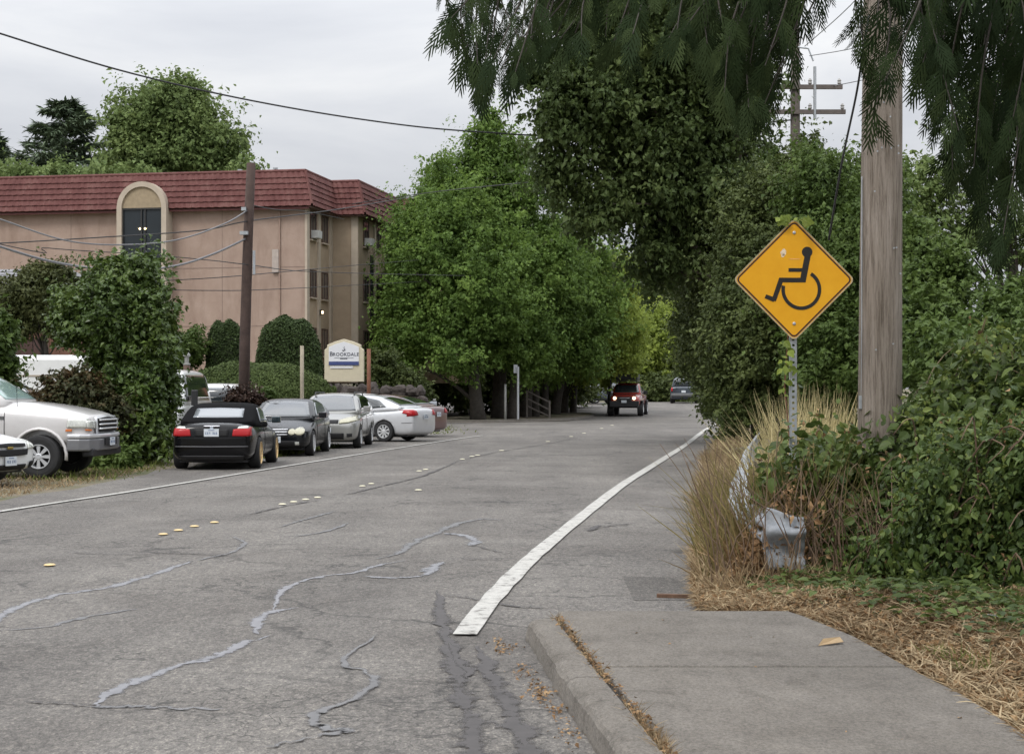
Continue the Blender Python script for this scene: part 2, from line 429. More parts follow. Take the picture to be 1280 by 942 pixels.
# raised pavement markers
MK = simple('marker_ceramic', (.62,.58,.42), .4, var=.25, vs=60); MKY = simple('marker_yellow', (.62,.46,.22), .45, var=.3, vs=60)
dots = [(62,709),(204,670),(223,665),(243,660),(268,655),(353,632),(367,629),(382,626),(397,623.5),(453,609),(464,606),(524,590),(532,588),(523,614),(578,575),(590,571.5),(597,570),(627,564),(685,552.6),(714,546.3),(730,542),(752,536),(765,532)]
def marker_lab(i):
    px, py = dots[i]
    if i == 0: return 'lone yellow road marker nearest the camera beside the long grey crack'
    if i < 5: return ['first','second','third','last'][i-1]+' of the four near yellow road markers, counted from the left'
    if i < 9: return ['first','second','third','last'][i-5]+' of the four road markers level with the black car, counted from the left'
    if i < 11: return ['nearer','farther'][i-9]+' of two pale markers just beyond the second row of four'
    if i < 13: return ['nearer','farther'][i-11]+' of two pale markers in front of the grey wagon'
    if i == 13: return 'single worn pale marker standing apart to the right of the marker line'
    if i < 17: return ['nearest','middle','farthest'][i-14]+' of three pale markers level with the rear of the silver sedan'
    return ['first','second','third','fourth','fifth','sixth'][i-17]+' single marker of the far marker line towards the red vehicle'
mk = None
for i, d in enumerate(dots):
    p = G(*d)
    if mk is None:
        mb = MB(); mb.lathe([(.056,0),(.054,.004),(.042,.011),(.024,.014),(.004,.015)], 14)
        o = mb.build('road_marker', MK, smooth=True); mk = o; o.data.materials[0] = MKY
        meY = o.data; meW = o.data.copy(); meW.materials[0] = MK
    else:
        o = mk.copy(); COL.objects.link(o); o.data = meY if i < 5 else meW
    o.location = (p.x, p.y, .024); s = 1+max(0, (i-10))*.04; o.scale = (s, s*1.15, 1)
    tag(o, marker_lab(i), 'road marker', 'raised markers along the centre of the road')

# ------------------------------------------------------------ pavement and kerb
m, t, b = base_mat('pavement_concrete'); v = coords(t)
c = ramp(t, noise(t, .9, 6, .65, v), [(.3, (.140,.128,.113)), (.7, (.195,.179,.159))])
c = mix(t, .8, c, ramp(t, noise(t, 120, 3, .8, v), [(.3, (.66,.66,.66)), (.5,(1,1,1)), (.68, (1.3,1.28,1.25))]), 'MULTIPLY')
c = mix(t, .7, c, ramp(t, noise(t, 7, 5, .7, coords(t, 'Object', (1,.35,1))), [(.35, (.82,.81,.8)), (.6, (1.04,1.04,1.04))]), 'MULTIPLY')
c = mix(t, .9, c, ramp(t, noise(t, 3.2, 6, .75, v, .8), [(.28, (.62,.60,.57)), (.44, (1,1,1)), (.72, (1.10,1.09,1.07))]), 'MULTIPLY')
vr = nd(t, 'ShaderNodeTexVoronoi'); vr.inputs['Scale'].default_value = 22; t.links.new(v, vr.inputs[0])
c = mix(t, mathn(t, 'MULTIPLY', ramp(t, vr.outputs['Distance'], [(.05, (1,1,1)), (.11, (0,0,0))]), .5), c, (.07,.06,.05))
c = mix(t, .85, c, ramp(t, noise(t, 55, 3, .9, coords(t, 'Object', (1,.6,1))), [(.36, (.70,.70,.70)), (.5, (1,1,1)), (.64, (1.30,1.29,1.27))]), 'MULTIPLY')
t.links.new(c, b.inputs['Base Color']); setp(b, None, .9, 0, .25); bump(t, b, noise(t, 90, 4, .8, v), .6, .006)
CONC = m
outer = [(10.62,.10),(10.45,.135),(8.47,.29),(7.29,.41),(6.67,.463),(2,.85),(-3,1.2)]
inner = [(10.75,.284),(8.61,.469),(7.45,.58),(6.67,.647),(2,1.03),(-3,1.38)]
right = [(11.15,1.83),(10.9,1.93),(9.84,2.115),(8.84,2.165),(7.96,2.25),(7.0,2.27),(2,2.65),(-3,2.9)]
def ip(tab, Y): 
    a = sorted(tab); return float(np.interp(Y, [p[0] for p in a], [p[1] for p in a]))
def slab(name, y0, y1, fa, fb, z=.15, slope=None, b0=None):
    mb = MB(); n = max(2, int((y1-y0)/.25)); L, Rr = [], []
    for k in range(n+1):
        y = y0+(y1-y0)*k/n; L.append((fa(y), y)); Rr.append((fb(y), y))
    poly = L+Rr[::-1]
    mb.prism([(x, y) for x, y in poly][::-1], z+.1, c=(0,0,-.1))
    o = mb.build(name, CONC, bevel=.012); tag(o, kind='structure'); return o
gap = .018
for (y0, y1) in ((8.78+gap, 10.98),(5.9,8.78-gap),(3.2,5.9-2*gap),(-3,3.2-2*gap)):
    slab('pavement_slab', y0, y1, lambda y: ip(inner, y)+.03, lambda y: ip(right, y))
slab('pavement_end_strip', 10.98+gap, 11.2, lambda y: .40, lambda y: 1.86, z=.10)
for (y0, y1) in ((8.45+.006, 10.6),(5.6,8.45-.006),(2.7,5.6-.012),(-3,2.7-.012)):
    mb = MB(); n = 60; rows = []
    for k in range(n+1):
        y = y0+(y1-y0)*k/n; a, c_ = ip(outer, y), ip(inner, y)-.008
        a += .010*SN(y*3.1)+.006*SN(y*11+4)+(.05 if y1 > 10 and k == n else 0)
        rows.append([(a-.03,y,-.1),(a-.022,y,.03),(a-.004+.004*SN(y*17),y,.112),(a+.016,y,.134+.006*SN(y*14+9)),(a+.045,y,.148),((a+c_)/2,y,.152),(c_-.006,y,.15),(c_,y,.142),(c_,y,-.1)])
    vs = [p for r in rows for p in r]; q = len(rows[0]); fs = []
    for i in range(n):
        for k in range(q-1): fs.append((i*q+k, (i+1)*q+k, (i+1)*q+k+1, i*q+k+1))
    fs += [tuple(range(q)), tuple(n*q+k for k in range(q-1,-1,-1))]
    mb.add(vs, fs); o = mb.build('kerb', CONC); tag(o, kind='structure')
# soil in the gaps
mb = MB(); mb.add([(.22,10.85,.118),(1.9,10.95,.118),(2.3,6,.118),(2.9,-3,.118),(1.15,-3,.118),(.5,7.4,.118)], [(0,5,4,3,2,1)]); tag(mb.build('joint_soil', simple('joint_dirt', (.04,.033,.027), .95, var=.4, vs=30)), kind='structure')

# ------------------------------------------------------------ leaves
def norm(a): return a/np.maximum(np.linalg.norm(a, axis=-1, keepdims=True), 1e-9)
T_DIA = (np.array([(0,0,0),(.45,.34,.07),(1,0,-.12),(.5,-.36,.07)]), np.array([(0,1,2,3)]))
T_BENT = (np.array([(0,0,0),(.42,.3,.10),(.55,0,0),(1,0,-.2),(.42,-.3,.10)]), np.array([(0,1,3,2),(0,2,3,4)]))
T_LEAF = (np.array([(0,0,0),(.16,.2,.05),(.45,.34,.08),(.78,.2,.0),(1.05,0,-.14),(.5,0,-.02),(.78,-.2,.0),(.45,-.34,.08),(.16,-.2,.05)]),
          np.array([(0,5,2,1),(5,4,3,2),(0,8,7,5),(5,7,6,4)]))
def T_maple():
    pts = [(0,0,0),(.1,.34,0),(.34,.26,.03),(.36,.55,-.08),(.62,.28,.02),(1.05,0,-.14),(.62,-.28,.02),(.36,-.55,-.08),(.34,-.26,.03),(.1,-.34,0),(.4,0,.03)]
    return (np.array(pts), np.array([(0,1,2,10),(10,2,3,4),(10,4,5,6),(10,6,7,8),(0,10,8,9)]))
T_MAP = T_maple()
T_BLADE = (np.array([(0,-.03,0),(0,.03,0),(.5,-.022,.05),(.5,.022,.05),(1,0,-.08),(1,.004,-.08)]), np.array([(0,1,3,2),(2,3,5,4)]))
T_STRIP = (np.array([(0,-.09,0),(0,.09,0),(.5,.12,.03),(.5,-.12,.03),(1,.02,-.06),(1,-.02,-.06)]), np.array([(0,1,2,3),(3,2,4,5)]))
def leafmesh(name, Pts, size, tmpl, mat, parent=None, nrm=None, nb=.8, droop=.3, dirs=None, db=1.0, jit=.45, smooth=False, rng=RNG, rnd=None):
    Pts = np.asarray(Pts); N = len(Pts)
    n = norm(rng.normal(size=(N,3)))
    if nrm is None: nrm = np.tile([0,0,1.0], (N,1))
    n = norm(n*(1-nb)*1.4+np.asarray(nrm)*nb)
    d = rng.normal(size=(N,3)); d[:,2] -= droop
    if dirs is not None: d = norm(d)*(1-db)+np.asarray(dirs)*db
    d = norm(d-n*np.sum(d*n, 1, keepdims=True)); s = np.cross(n, d)
    sz = size*np.exp(np.clip(rng.normal(size=N), -2.2, 1.15)*jit) if not hasattr(size, '__len__') else np.asarray(size)
    tv, tf = tmpl; k = len(tv)
    V = Pts[:,None,:]+sz[:,None,None]*(tv[None,:,0:1]*d[:,None,:]+tv[None,:,1:2]*s[:,None,:]+tv[None,:,2:3]*n[:,None,:])
    Fq = (tf[None]+(np.arange(N)*k)[:,None,None]).reshape(-1, tf.shape[1])
    me = np_mesh(name, V.reshape(-1,3), Fq, np.repeat(rng.random(N) if rnd is None else rnd, k), smooth)
    return link_mesh(name, me, mat, parent)
def lob(px, py, Y, rx, ry, rd=None):
    c = P(px, py, Y); k = Y/F
    return (np.array(c), np.array([rx*k, (rd if rd is not None else max(rx, ry)*k), ry*k]))
def clumps(lobes, n, rng=RNG, inner=.28, cut=None):
    """clump centres in the outer part of a set of ellipsoids with outward directions"""
    wts = np.array([(r[0]*r[1]*r[2])**(.667) for c, r in lobes]); wts = wts/wts.sum()
    idx = rng.choice(len(lobes), n, p=wts)
    C = np.array([l[0] for l in lobes])[idx]; Rr = np.array([l[1] for l in lobes])[idx]*.92
    u = norm(rng.normal(size=(n,3)))
    bumpy = 1+.20*np.sin(u[:,0]*6+idx)+.14*np.sin(u[:,2]*8+u[:,1]*6+idx*2)
    rr = (1-np.abs(rng.normal(size=n))*inner)*bumpy; rr = np.clip(rr, .1, 1.25)
    return C+u*Rr*rr[:,None], u
def crown(name, lobes, nc, per, lsize, cr, mat, parent, tmpl=T_DIA, rng=RNG, flat=.55, nb=.6, droop=.4, inner=.28, zmin=None, up=.45):
    C, U = clumps(lobes, nc, rng, inner)
    cs = cr*np.exp(rng.normal(size=nc)*.45)
    D = norm(U*.6+np.array([0,0,up])+rng.normal(size=(nc,3))*.38)
    tt = rng.random((nc, per, 1))**.8; lat = rng.normal(size=(nc, per, 3))*.34*(1.1-.75*tt); lat[:,:,2] *= flat
    Pp = (C[:,None,:]+(D[:,None,:]*(tt-.35)*1.35+lat)*cs[:,None,None]).reshape(-1,3)
    nr = np.repeat(norm(U*.55+np.array([0,0,.75])), per, 0); rv = np.clip(np.repeat(rng.random(nc), per)*.5+rng.random(nc*per)*.35+.15*tt.ravel(), 0, 1)
    if zmin is not None:
        k = Pp[:,2] > zmin; Pp = Pp[k]; nr = nr[k]; rv = rv[k]
    return leafmesh(name, Pp, lsize, tmpl, mat, parent, nr, nb, droop, rng=rng, rnd=rv), C
BARK = simple('bark', (.085,.07,.055), .9, var=.45, vs=5, bumps=.8); BARKD = simple('dark_bark', (.05,.043,.036), .9, var=.4, vs=5, bumps=.8)
def limbs(mb, base, top, r, targets, rng, n=7):
    """tapered trunk from base to top then limbs to targets"""
    base, top = Vector(base), Vector(top); path = []; rad = []
    for k in range(9):
        s = k/8; path.append(base.lerp(top, s)+Vector((math.sin(s*5+base.x)*.12*s, math.cos(s*4+base.y)*.12*s, 0))); rad.append(r*(1.25 if k == 0 else 1)*(1-.72*s))
    mb.tube(path, rad, 9)
    for tg in targets:
        tg = Vector(tg); s = rng.uniform(.3, .95); k = min(7, int(s*8)); st = path[k]
        if tg.z < st.z+.2: st = path[max(1, k-3)]
        rr = rad[k]*rng.uniform(.3,.5); pp = [st.lerp(tg, q)+Vector((rng.normal()*.1*q, rng.normal()*.1*q, math.sin(q*3.1)*.12*(tg-st).length)) for q in (0,.25,.5,.75,1)]
        mb.tube(pp, [rr, rr*.75, rr*.5, rr*.3, rr*.12], 6)
def tree(name, label, base, height_top, r, lobes, nc, per, lsize, cr, lm, bark, cat='tree', group=None, nl=14, **kw):
    base = Vector(base); root = empty(name, base)
    rng = np.random.default_rng(abs(hash((round(base.x,2), round(base.y,2)))) % 99991)
    L = [(c-np.array(base), rr) for c, rr in lobes]
    o, C = crown('crown', L, nc, per, lsize, cr, lm, root, rng=rng, **kw)
    mb = MB(); cx = np.mean([l[0] for l in L], 0)
    top = Vector((cx[0]*.5, cx[1]*.5, height_top-base.z))
    limbs(mb, (0,0,-.15), top, r, [C[i] for i in rng.choice(len(C), nl)], rng)
    mb.build('trunk', bark, root, smooth=True)
    tag(root, label, cat, group); return root
# ------------------------------------------------------------ vehicles
def baked(o):
    dg = bpy.context.evaluated_depsgraph_get(); dg.update()
    me = bpy.data.meshes.new_from_object(o.evaluated_get(dg)); return me
def interp_rows(rows, n=3):
    return rows
def loft(mb, rings):
    q = len(rings[0]); b = len(mb.v)
    for r in rings: mb.v += [tuple(p) for p in r]
    for i in range(len(rings)-1):
        for k in range(q):
            k2 = (k+1) % q; mb.f.append((b+i*q+k, b+i*q+k2, b+(i+1)*q+k2, b+(i+1)*q+k))
    mb.f.append(tuple(b+k for k in range(q-1, -1, -1))); mb.f.append(tuple(b+(len(rings)-1)*q+k for k in range(q)))
def mirror_ring(half, x):     # half: (y,z) from centre bottom to centre top
    L = [(x, y, z) for y, z in half]; Rr = [(x, -y, z) for y, z in half[1:-1]][::-1]
    return L+Rr
def body_ring(x, w_, zb, zs, zt, fl=0):
    return mirror_ring([(0,zb),(.80*w_,zb),(.965*w_,zb+.07),(w_,zb+.42*(zs-zb)),(.99*w_,zs-.16*(zs-zb)),(.94*w_,zs-.012),(.62*w_,zt-.008),(0,zt)], x)
def cabin_ring(x, wb, zb, wt, zr, H):
    f = max(.02, (zr-zb)/H); wr = wb+(wt-wb)*f
    return mirror_ring([(0,zb-.08),(wb*.99,zb-.08),(wb,zb),(wb+(wr-wb)*.55,zb+(zr-zb)*.5),(wr,zb+(zr-zb)*.88),(wr*.90,zr-.012*f),(wr*.5,zr+.012*f),(0,zr+.02*f)], x)
class Car:
    def __init__(s, name, label, anchor, world, heading, L, W, body, cabin, wheels, wr, paintm, cat='car', group=None, z=None, rimm=ALLOY, roofm=None, tw=.21, rimr=.62, spokes=7, well=1.13, cabin_mat=None, track=None):
        s.s = 1
        c_, s_ = math.cos(heading), math.sin(heading)
        zz = z if z is not None else float(road_z(np.float64(world[1])))
        loc = (world[0]-(c_*anchor[0]-s_*anchor[1]), world[1]-(s_*anchor[0]+c_*anchor[1]), zz+.012)
        s.root = empty(name, loc, heading); tag(s.root, label, cat, group)
        s.L, s.W = L, W; s.paint = paintm
        mb = MB(); loft(mb, [body_ring(*r) for r in body])
        ob = mb.build('tmp_body', paintm, smooth=True, sub=2)
        cutters = []
        ty = (track or W/2-.11)
        for k, wx in enumerate(wheels):
            for sd_ in (1, -1):
                cm = MB(); cm.lathe([(wr*well,0),(wr*well,.32)], 32, Matrix.Rotation(R(90), 3, 'X'), (wx, (W/2+.06) if sd_ > 0 else (-W/2+.26), wr))
                cm.prism([(wx-wr*well,-.3),(wx+wr*well,-.3),(wx+wr*well,wr*.9),(wx-wr*well,wr*.9)], .32, Matrix.Rotation(R(90), 3, 'X'), (0,(W/2+.06) if sd_ > 0 else (-W/2+.26),0)) if False else None
                co_ = cm.build('tmp_cut', None); cutters.append(co_)
                md = ob.modifiers.new('c', 'BOOLEAN'); md.operation = 'DIFFERENCE'; md.object = co_; md.solver = 'EXACT'
        me = baked(ob)
        for c in cutters+[ob]: bpy.data.objects.remove(c)
        s.body = link_mesh('body', me, paintm, s.root)
        bm = bmesh.new(); bm.from_mesh(me)
        if cabin:
            xs_, wb, wt, H = cabin['x'], cabin['wb'], cabin['wt'], cabin['H']
            mb = MB(); loft(mb, [cabin_ring(x, wb*(q if True else 1), zb, wt, zr, H) for (x, zb, zr, q) in xs_])
            oc = mb.build('tmp_cab', paintm, smooth=True, sub=1); mc = baked(oc); bpy.data.objects.remove(oc)
            s.cab = link_mesh('cabin', mc, cabin.get('mat', paintm), s.root); bm.from_mesh(mc)
        s.bvh = BVHTree.FromBMesh(bm); bm.free()
        # underbody
        mb = MB(); mb.box((0,0,body[len(body)//2][2]+.03), (L*.88, W*.78, .10)); mb.build('underbody', BLACKP, s.root)
        s.wheel0 = None
        for wx in wheels:
            for sd_ in (1, -1): s.wheel(wx, sd_*ty, wr, tw, rimr, rimm, spokes)
    def wheel(s, x, y, r, tw, rr, rimm, spokes):
        if s.wheel0 is None:
            wroot = empty('wheel', (x,y,r), 0, s.root); M = Matrix.Rotation(R(-90), 3, 'X')   # local z -> +y (outwards)
            mb = MB(); mb.lathe([(r*rr,-tw/2),(r*.93,-tw/2),(r*.985,-tw*.40),(r,-tw*.2),(r,tw*.2),(r*.985,tw*.40),(r*.93,tw/2),(r*.80,tw/2+.006),(r*rr,tw/2-.004)], 32, M, cap=False)
            ty = mb.build('tyre', RUBBER, wroot, smooth=False)
            mb = MB(); R0 = r*rr*1.02
            o = [(R0,tw/2+.008),(R0*.93,tw/2+.008),(R0*.88,tw/2-.03),(R0*.88,-tw*.3)]
            vs = []; n = 28
            mb2 = MB()
            for rad, h in [(R0,-tw*.4)]+o[:]:
                for k in range(n):
                    tt = 2*math.pi*k/n; mb2.v.append(tuple(M @ Vector((rad*math.cos(tt), rad*math.sin(tt), h))))
            for i in range(4):
                for k in range(n):
                    k2 = (k+1) % n; mb2.f.append((i*n+k, i*n+k2, (i+1)*n+k2, (i+1)*n+k))
            for k in range(spokes):
                a = 2*math.pi*k/spokes
                wd = R0*.95/spokes*1.55
                pts = [(R0*.12,-wd*.45),(R0*.92,-wd*.85),(R0*.92,wd*.85),(R0*.12,wd*.45)]
                Rz = Matrix.Rotation(a, 3, 'Z')
                mb2.prism(pts, .03, M @ Rz, M @ Vector((0,0,tw/2-.035)))
            mb2.lathe([(R0*.26,tw/2-.05),(R0*.26,tw/2-.005),(R0*.2,tw/2+.004)], 16, M)
            rim = mb2.build('rim', rimm, wroot)
            mb = MB(); mb.lathe([(R0*.9,-tw*.28),(R0*.9,-tw*.2)], 24, M); br = mb.build('brake_disc', DARKM, wroot)
            s.wheel0 = (wroot, (ty, rim, br))
        else:
            w0, ch = s.wheel0; wroot = w0.copy(); COL.objects.link(wroot); wroot.location = (x,y,r)
            for c in ch:
                d = c.copy(); COL.objects.link(d); d.parent = wroot
        wroot.rotation_euler = (0,0,0 if y > 0 else math.pi)
        return wroot
    def patch(s, name, mat, side, A, B, nx=10, ny=5, off=.008, parent=None, far=True, label=None, smooth=True):
        """panel projected on the body. side in front/rear/left/right/top; A and B two 2D polylines of equal count"""
        def res(pl, u):
            n = len(pl)-1; f = u*n; i = min(int(f), n-1); k = f-i
            return (pl[i][0]*(1-k)+pl[i+1][0]*k, pl[i][1]*(1-k)+pl[i+1][1]*k)
        nx = max(nx, (len(A)-1)*3); dr = {'front':Vector((-1,0,0)),'rear':Vector((1,0,0)),'left':Vector((0,-1,0)),'right':Vector((0,1,0)),'top':Vector((0,0,-1))}[side]
        vs, idx, fs = [], {}, []
        for j in range(ny+1):
            for i in range(nx+1):
                a, b = res(A, i/nx), res(B, i/nx); v_ = j/ny; p = (a[0]*(1-v_)+b[0]*v_, a[1]*(1-v_)+b[1]*v_)
                if side in ('front','rear'): o = Vector((0,p[0],p[1]))
                elif side in ('left','right'): o = Vector((p[0],0,p[1]))
                else: o = Vector((p[0],p[1],0))
                hit = s.bvh.ray_cast(o-dr*6, dr, 6.0 if side != 'top' else 6)
                lim = {'front':lambda h: h.x > s.L/2-.95, 'rear':lambda h: h.x < -s.L/2+.8, 'left':lambda h: abs(h.y) > s.W/2-.3, 'right':lambda h: abs(h.y) > s.W/2-.3, 'top':lambda h: True}[side]
                if hit[0] is not None and any(k_ in name for k_ in ('light','indicator','fog','grille','trim')) and not lim(hit[0]): hit = (None,)
                if hit[0] is not None:
                    q = hit[0]-dr*off+hit[1]*off*.5*(1 if hit[1].dot(dr) < 0 else -1); idx[(i,j)] = len(vs); vs.append(q)
        for j in range(ny):
            for i in range(nx):
                k = [(i,j),(i+1,j),(i+1,j+1),(i,j+1)]
                if all(x in idx for x in k): fs.append(tuple(idx[x] for x in k))
        if not fs: print('PATCH MISS', name, side, A, B); return None
        me = bpy.data.meshes.new(name); me.from_pydata([tuple(v) for v in vs], [], fs); me.update()
        if smooth: me.shade_smooth()
        o = link_mesh(name, me, mat, parent or s.root)
        md = o.modifiers.new('t', 'SOLIDIFY'); md.thickness = max(.006, off*.9); md.offset = -1 if False else 0
        if label: o['label'] = label
        return o
    def sym(s, name, mat, side, A, B, **kw):       # front / rear pair
        s.patch(name, mat, side, A, B, **kw); s.patch(name, mat, side, [(-p[0],p[1]) for p in A], [(-p[0],p[1]) for p in B], **kw)
    def both(s, name, mat, A, B, **kw):
        for sd_ in ('left','right'): s.patch(name, mat, sd_, A, B, **kw)
    def mirrors(s, x, y, z, mat, w_=.20, h=.14):
        for sg in (1,-1):
            mb = MB(); mb.box((x, sg*(y+.10), z), (.10,w_,h)); mb.box((x+.03, sg*(y-.03), z-.03), (.05,.12,.04)); o = mb.build('wing_mirror', mat, s.root, bevel=.03)
    def plate(s, side, x, z, y=0, hw=.152, glyph=True):
        dx = .012 if side == 'front' else -.012
        mb = MB(); mb.box((x+dx*1.2,y,z), (.012,hw*2,.155)); pl = mb.build('number_plate', PLATE, s.root, bevel=.004)
        if glyph:
            mb = MB(); rg = random.Random(int(abs(x*100)))
            for k in range(7):
                if k == 3: continue
                yy = y-.108+k*.036
                for dz in (-.018,.0,.018):
                    if rg.random() < .75: mb.box((x+dx*1.8, yy, z-.008+dz), (.004,.022,.008))
                mb.box((x+dx*1.8, yy-.009 if rg.random() < .5 else yy+.009, z-.008), (.004,.006,.045))
            mb.box((x+dx*1.8, y, z+.052), (.004,.13,.012))
            mb.build('plate_characters', PLATEB, pl)
    def handle(s, x, y, z):
        for sg in (1,-1):
            mb = MB(); mb.box((x, sg*y, z), (.17,.03,.028)); mb.build('door_handle', s.paint, s.root, bevel=.008)
    def gap(s, pts):
        """thin shut line on both sides, pts polyline (x,z)"""
        for (a, b) in zip(pts[:-1], pts[1:]):
            dx, dz = b[0]-a[0], b[1]-a[1]; L = math.hypot(dx, dz); nxx, nzz = -dz/L*.006, dx/L*.006
            s.both('shut_line', DARKM, [(a[0]-nxx,a[1]-nzz),(b[0]-nxx,b[1]-nzz)], [(a[0]+nxx,a[1]+nzz),(b[0]+nxx,b[1]+nzz)], ny=1, nx=6, off=.003)

def sedan_body(L, W, hood, belt, deck, nose=.62, clear=.19, taper=.86, tail=.7):
    h = L/2; w = W/2
    return [(h,      w*.66, .34, nose-.10, nose-.06), (h-.03, w*.80, clear+.06, nose+.00, nose+.03), (h-.20, w*.93, clear, hood-.14, hood-.07),
            (h-.60, w*.985, clear, hood-.05, hood+.01), (h-1.1, w, clear, belt-.06, belt+.01), (h-1.6, w, clear, belt-.01, belt+.02), (0, w, clear, belt, belt+.02),
            (-h+1.5, w, clear, belt+.02, belt+.04), (-h+.85, w*.99, clear, belt+.03, deck), (-h+.30, w*.955, clear, deck-.05, deck+.0), (-h+.07, w*.90, clear+.03, deck-.08, deck-.02), (-h, w*tail, .32, tail*.9 if False else deck-.22, deck-.16)]

# --- black soft-top convertible, seen from behind
BLKPAINT = simple('black_paint', (.004,.004,.005), .14, 0, .3, .1, var=.06); SOFT = simple('soft_top_fabric', (.009,.009,.010), .95, spec=.1, var=.2, vs=20); WSH = glassm('grey_windscreen', (.07,.078,.085), .12)
L_, W_ = 4.49, 1.757
car = Car('convertible', 'black soft-top convertible with gold wheels parked first in the line, its tail to the camera', (-1.33,-.80), (G(321,585.5).x, G(321,585.5).y), R(91.5), L_, W_,
    sedan_body(L_, W_, .80, .86, .97, clear=.17, tail=.84), dict(x=[(1.02,.86,.88,.9),(.92,.86,.95,.95),(.30,.87,1.30,1),(.15,.88,1.345,1),(-.35,.90,1.365,1),(-.80,.90,1.33,1),(-.98,.92,1.27,1),(-1.45,.93,1.02,.99),(-1.55,.93,.97,.98)], wb=.80, wt=.67, H=.47, mat=SOFT),
    (1.39,-1.33), .325, BLKPAINT, rimm=GOLD, tw=.24, rimr=.72, spokes=12, z=0, group=None, well=1.12)
car.patch('rear_window', GLASSL, 'rear', [(-.52,1.06),(0,1.055),(.52,1.06)], [(-.50,1.24),(0,1.255),(.50,1.24)])
car.both('side_window', GLASSL, [(.72,.93),(0,.94),(-.75,.95)], [(.30,1.22),(0,1.27),(-.62,1.25)])
car.patch('windscreen', GLASS, 'front', [(-.66,.95),(.66,.95)], [(-.52,1.28),(.52,1.28)])
car.sym('tail_light', REDL, 'rear', [(.42,.70),(.62,.69),(.80,.70)], [(.44,.83),(.62,.86),(.78,.87)], off=.012)
car.sym('reversing_light', CLEARL, 'rear', [(.52,.845),(.74,.85)], [(.55,.885),(.72,.90)], off=.014)
car.patch('boot_recess', DARKM, 'rear', [(-.33,.69),(.33,.69)], [(-.36,.84),(.36,.84)], off=.004)
car.patch('boot_shut_line', DARKM, 'rear', [(-.86,.645),(0,.64),(.86,.645)], [(-.86,.66),(0,.655),(.86,.66)], off=.004)
car.patch('bumper_trim', CHROME if False else simple('trim_grey', (.16,.16,.17), .3, .5, var=0), 'rear', [(-.74,.475),(0,.47),(.74,.475)], [(-.74,.495),(0,.49),(.74,.495)], off=.012)
car.patch('boot_trim', simple('trim_bright', (.5,.5,.52), .3, .8, var=0), 'rear', [(-.17,.885),(.17,.885)], [(-.16,.905),(.16,.905)], off=.016)
mb = MB(); mb.lathe([(.036,0),(.034,.012)], 18, Matrix.Rotation(R(-90), 3, 'Y'), (-2.225,0,.868)); mb.build('boot_emblem', simple('emblem_white', (.55,.6,.68), .3, .5, var=0), car.root)
car.patch('diffuser', BLACKP, 'rear', [(-.6,.19),(.6,.19)], [(-.66,.30),(.66,.30)], off=.01)
car.plate('rear', -2.245, .765)
car.mirrors(.72, .86, .98, simple('mirror_bluish', (.03,.05,.06), .2, .5, coat=1, var=0)); car.gap([(.85,.3),(.9,.88)]); car.gap([(-.55,.3),(-.5,.9)]); car.handle(-.35, .875, .80)

def taper(L, W): return None
# --- black coupe facing the camera
a = G(389.8,569.7)
L_, W_ = 4.34, 1.728
CP = simple('dark_grey_paint', (.006,.007,.009), .25, 0, .3, .35, var=.06)
car = Car('coupe', 'near-black hatchback coupe with twin oval headlights facing the camera behind the convertible', (1.39,.80), (a.x, a.y), R(-91.3), L_, W_,
    sedan_body(L_, W_, .80, .90, 1.02, nose=.60, clear=.18, tail=.84), dict(x=[(1.00,.88,.90,.94),(.86,.89,.99,.98),(.20,.90,1.32,1),(0,.90,1.38,1),(-.35,.91,1.41,1),(-.9,.92,1.385,1),(-1.5,.95,1.27,1),(-1.95,.98,1.07,.98),(-2.02,.98,1.0,.96)], wb=.82, wt=.65, H=.5),
    (1.39,-1.33), .315, CP, rimm=ALLOY, rimr=.66, spokes=10, z=0)
car.patch('windscreen', WSH, 'front', [(-.68,.96),(0,.955),(.68,.96)], [(-.52,1.33),(0,1.355),(.52,1.33)], ny=8)
car.both('side_window', GLASSL, [(.62,.97),(0,.975),(-.9,1.0),(-1.35,1.06)], [(.16,1.26),(0,1.31),(-.75,1.31),(-1.25,1.20)])
for sg in (1,-1):
    for (yy, zz, ry, rz_) in ((.60,.615,.115,.095),(.42,.60,.085,.075)):
        th = [i*math.pi/8 for i in range(9)]
        car.patch('headlight', YELLOWL, 'front', [(sg*(yy-ry*math.cos(q)), zz-rz_*math.sin(q)) for q in th], [(sg*(yy-ry*math.cos(q)), zz+rz_*math.sin(q)) for q in th], off=.02, nx=16)
gr_ = car.patch('grille', DARKM, 'front', [(-.32,.47),(0,.45),(.32,.47)], [(-.34,.67),(0,.71),(.34,.67)], off=.008)
for z_ in (.53,.59,.65): car.patch('grille_bar', CHROME, 'front', [(-.31,z_),(.31,z_)], [(-.32,z_+.022),(.32,z_+.022)], off=.018, ny=2)
car.patch('lower_grille', DARKM, 'front', [(-.62,.25),(.62,.25)], [(-.64,.39),(.64,.39)], off=.006)
car.sym('fog_light', CLEARL, 'front', [(.50,.29),(.60,.29)], [(.50,.36),(.60,.36)], off=.014)
car.plate('front', 2.17, .42); car.mirrors(.62,.86,1.0,CP); car.gap([(.82,.3),(.75,.9)]); car.gap([(-.6,.3),(-.55,.95)]); car.handle(-.4,.86,.86)

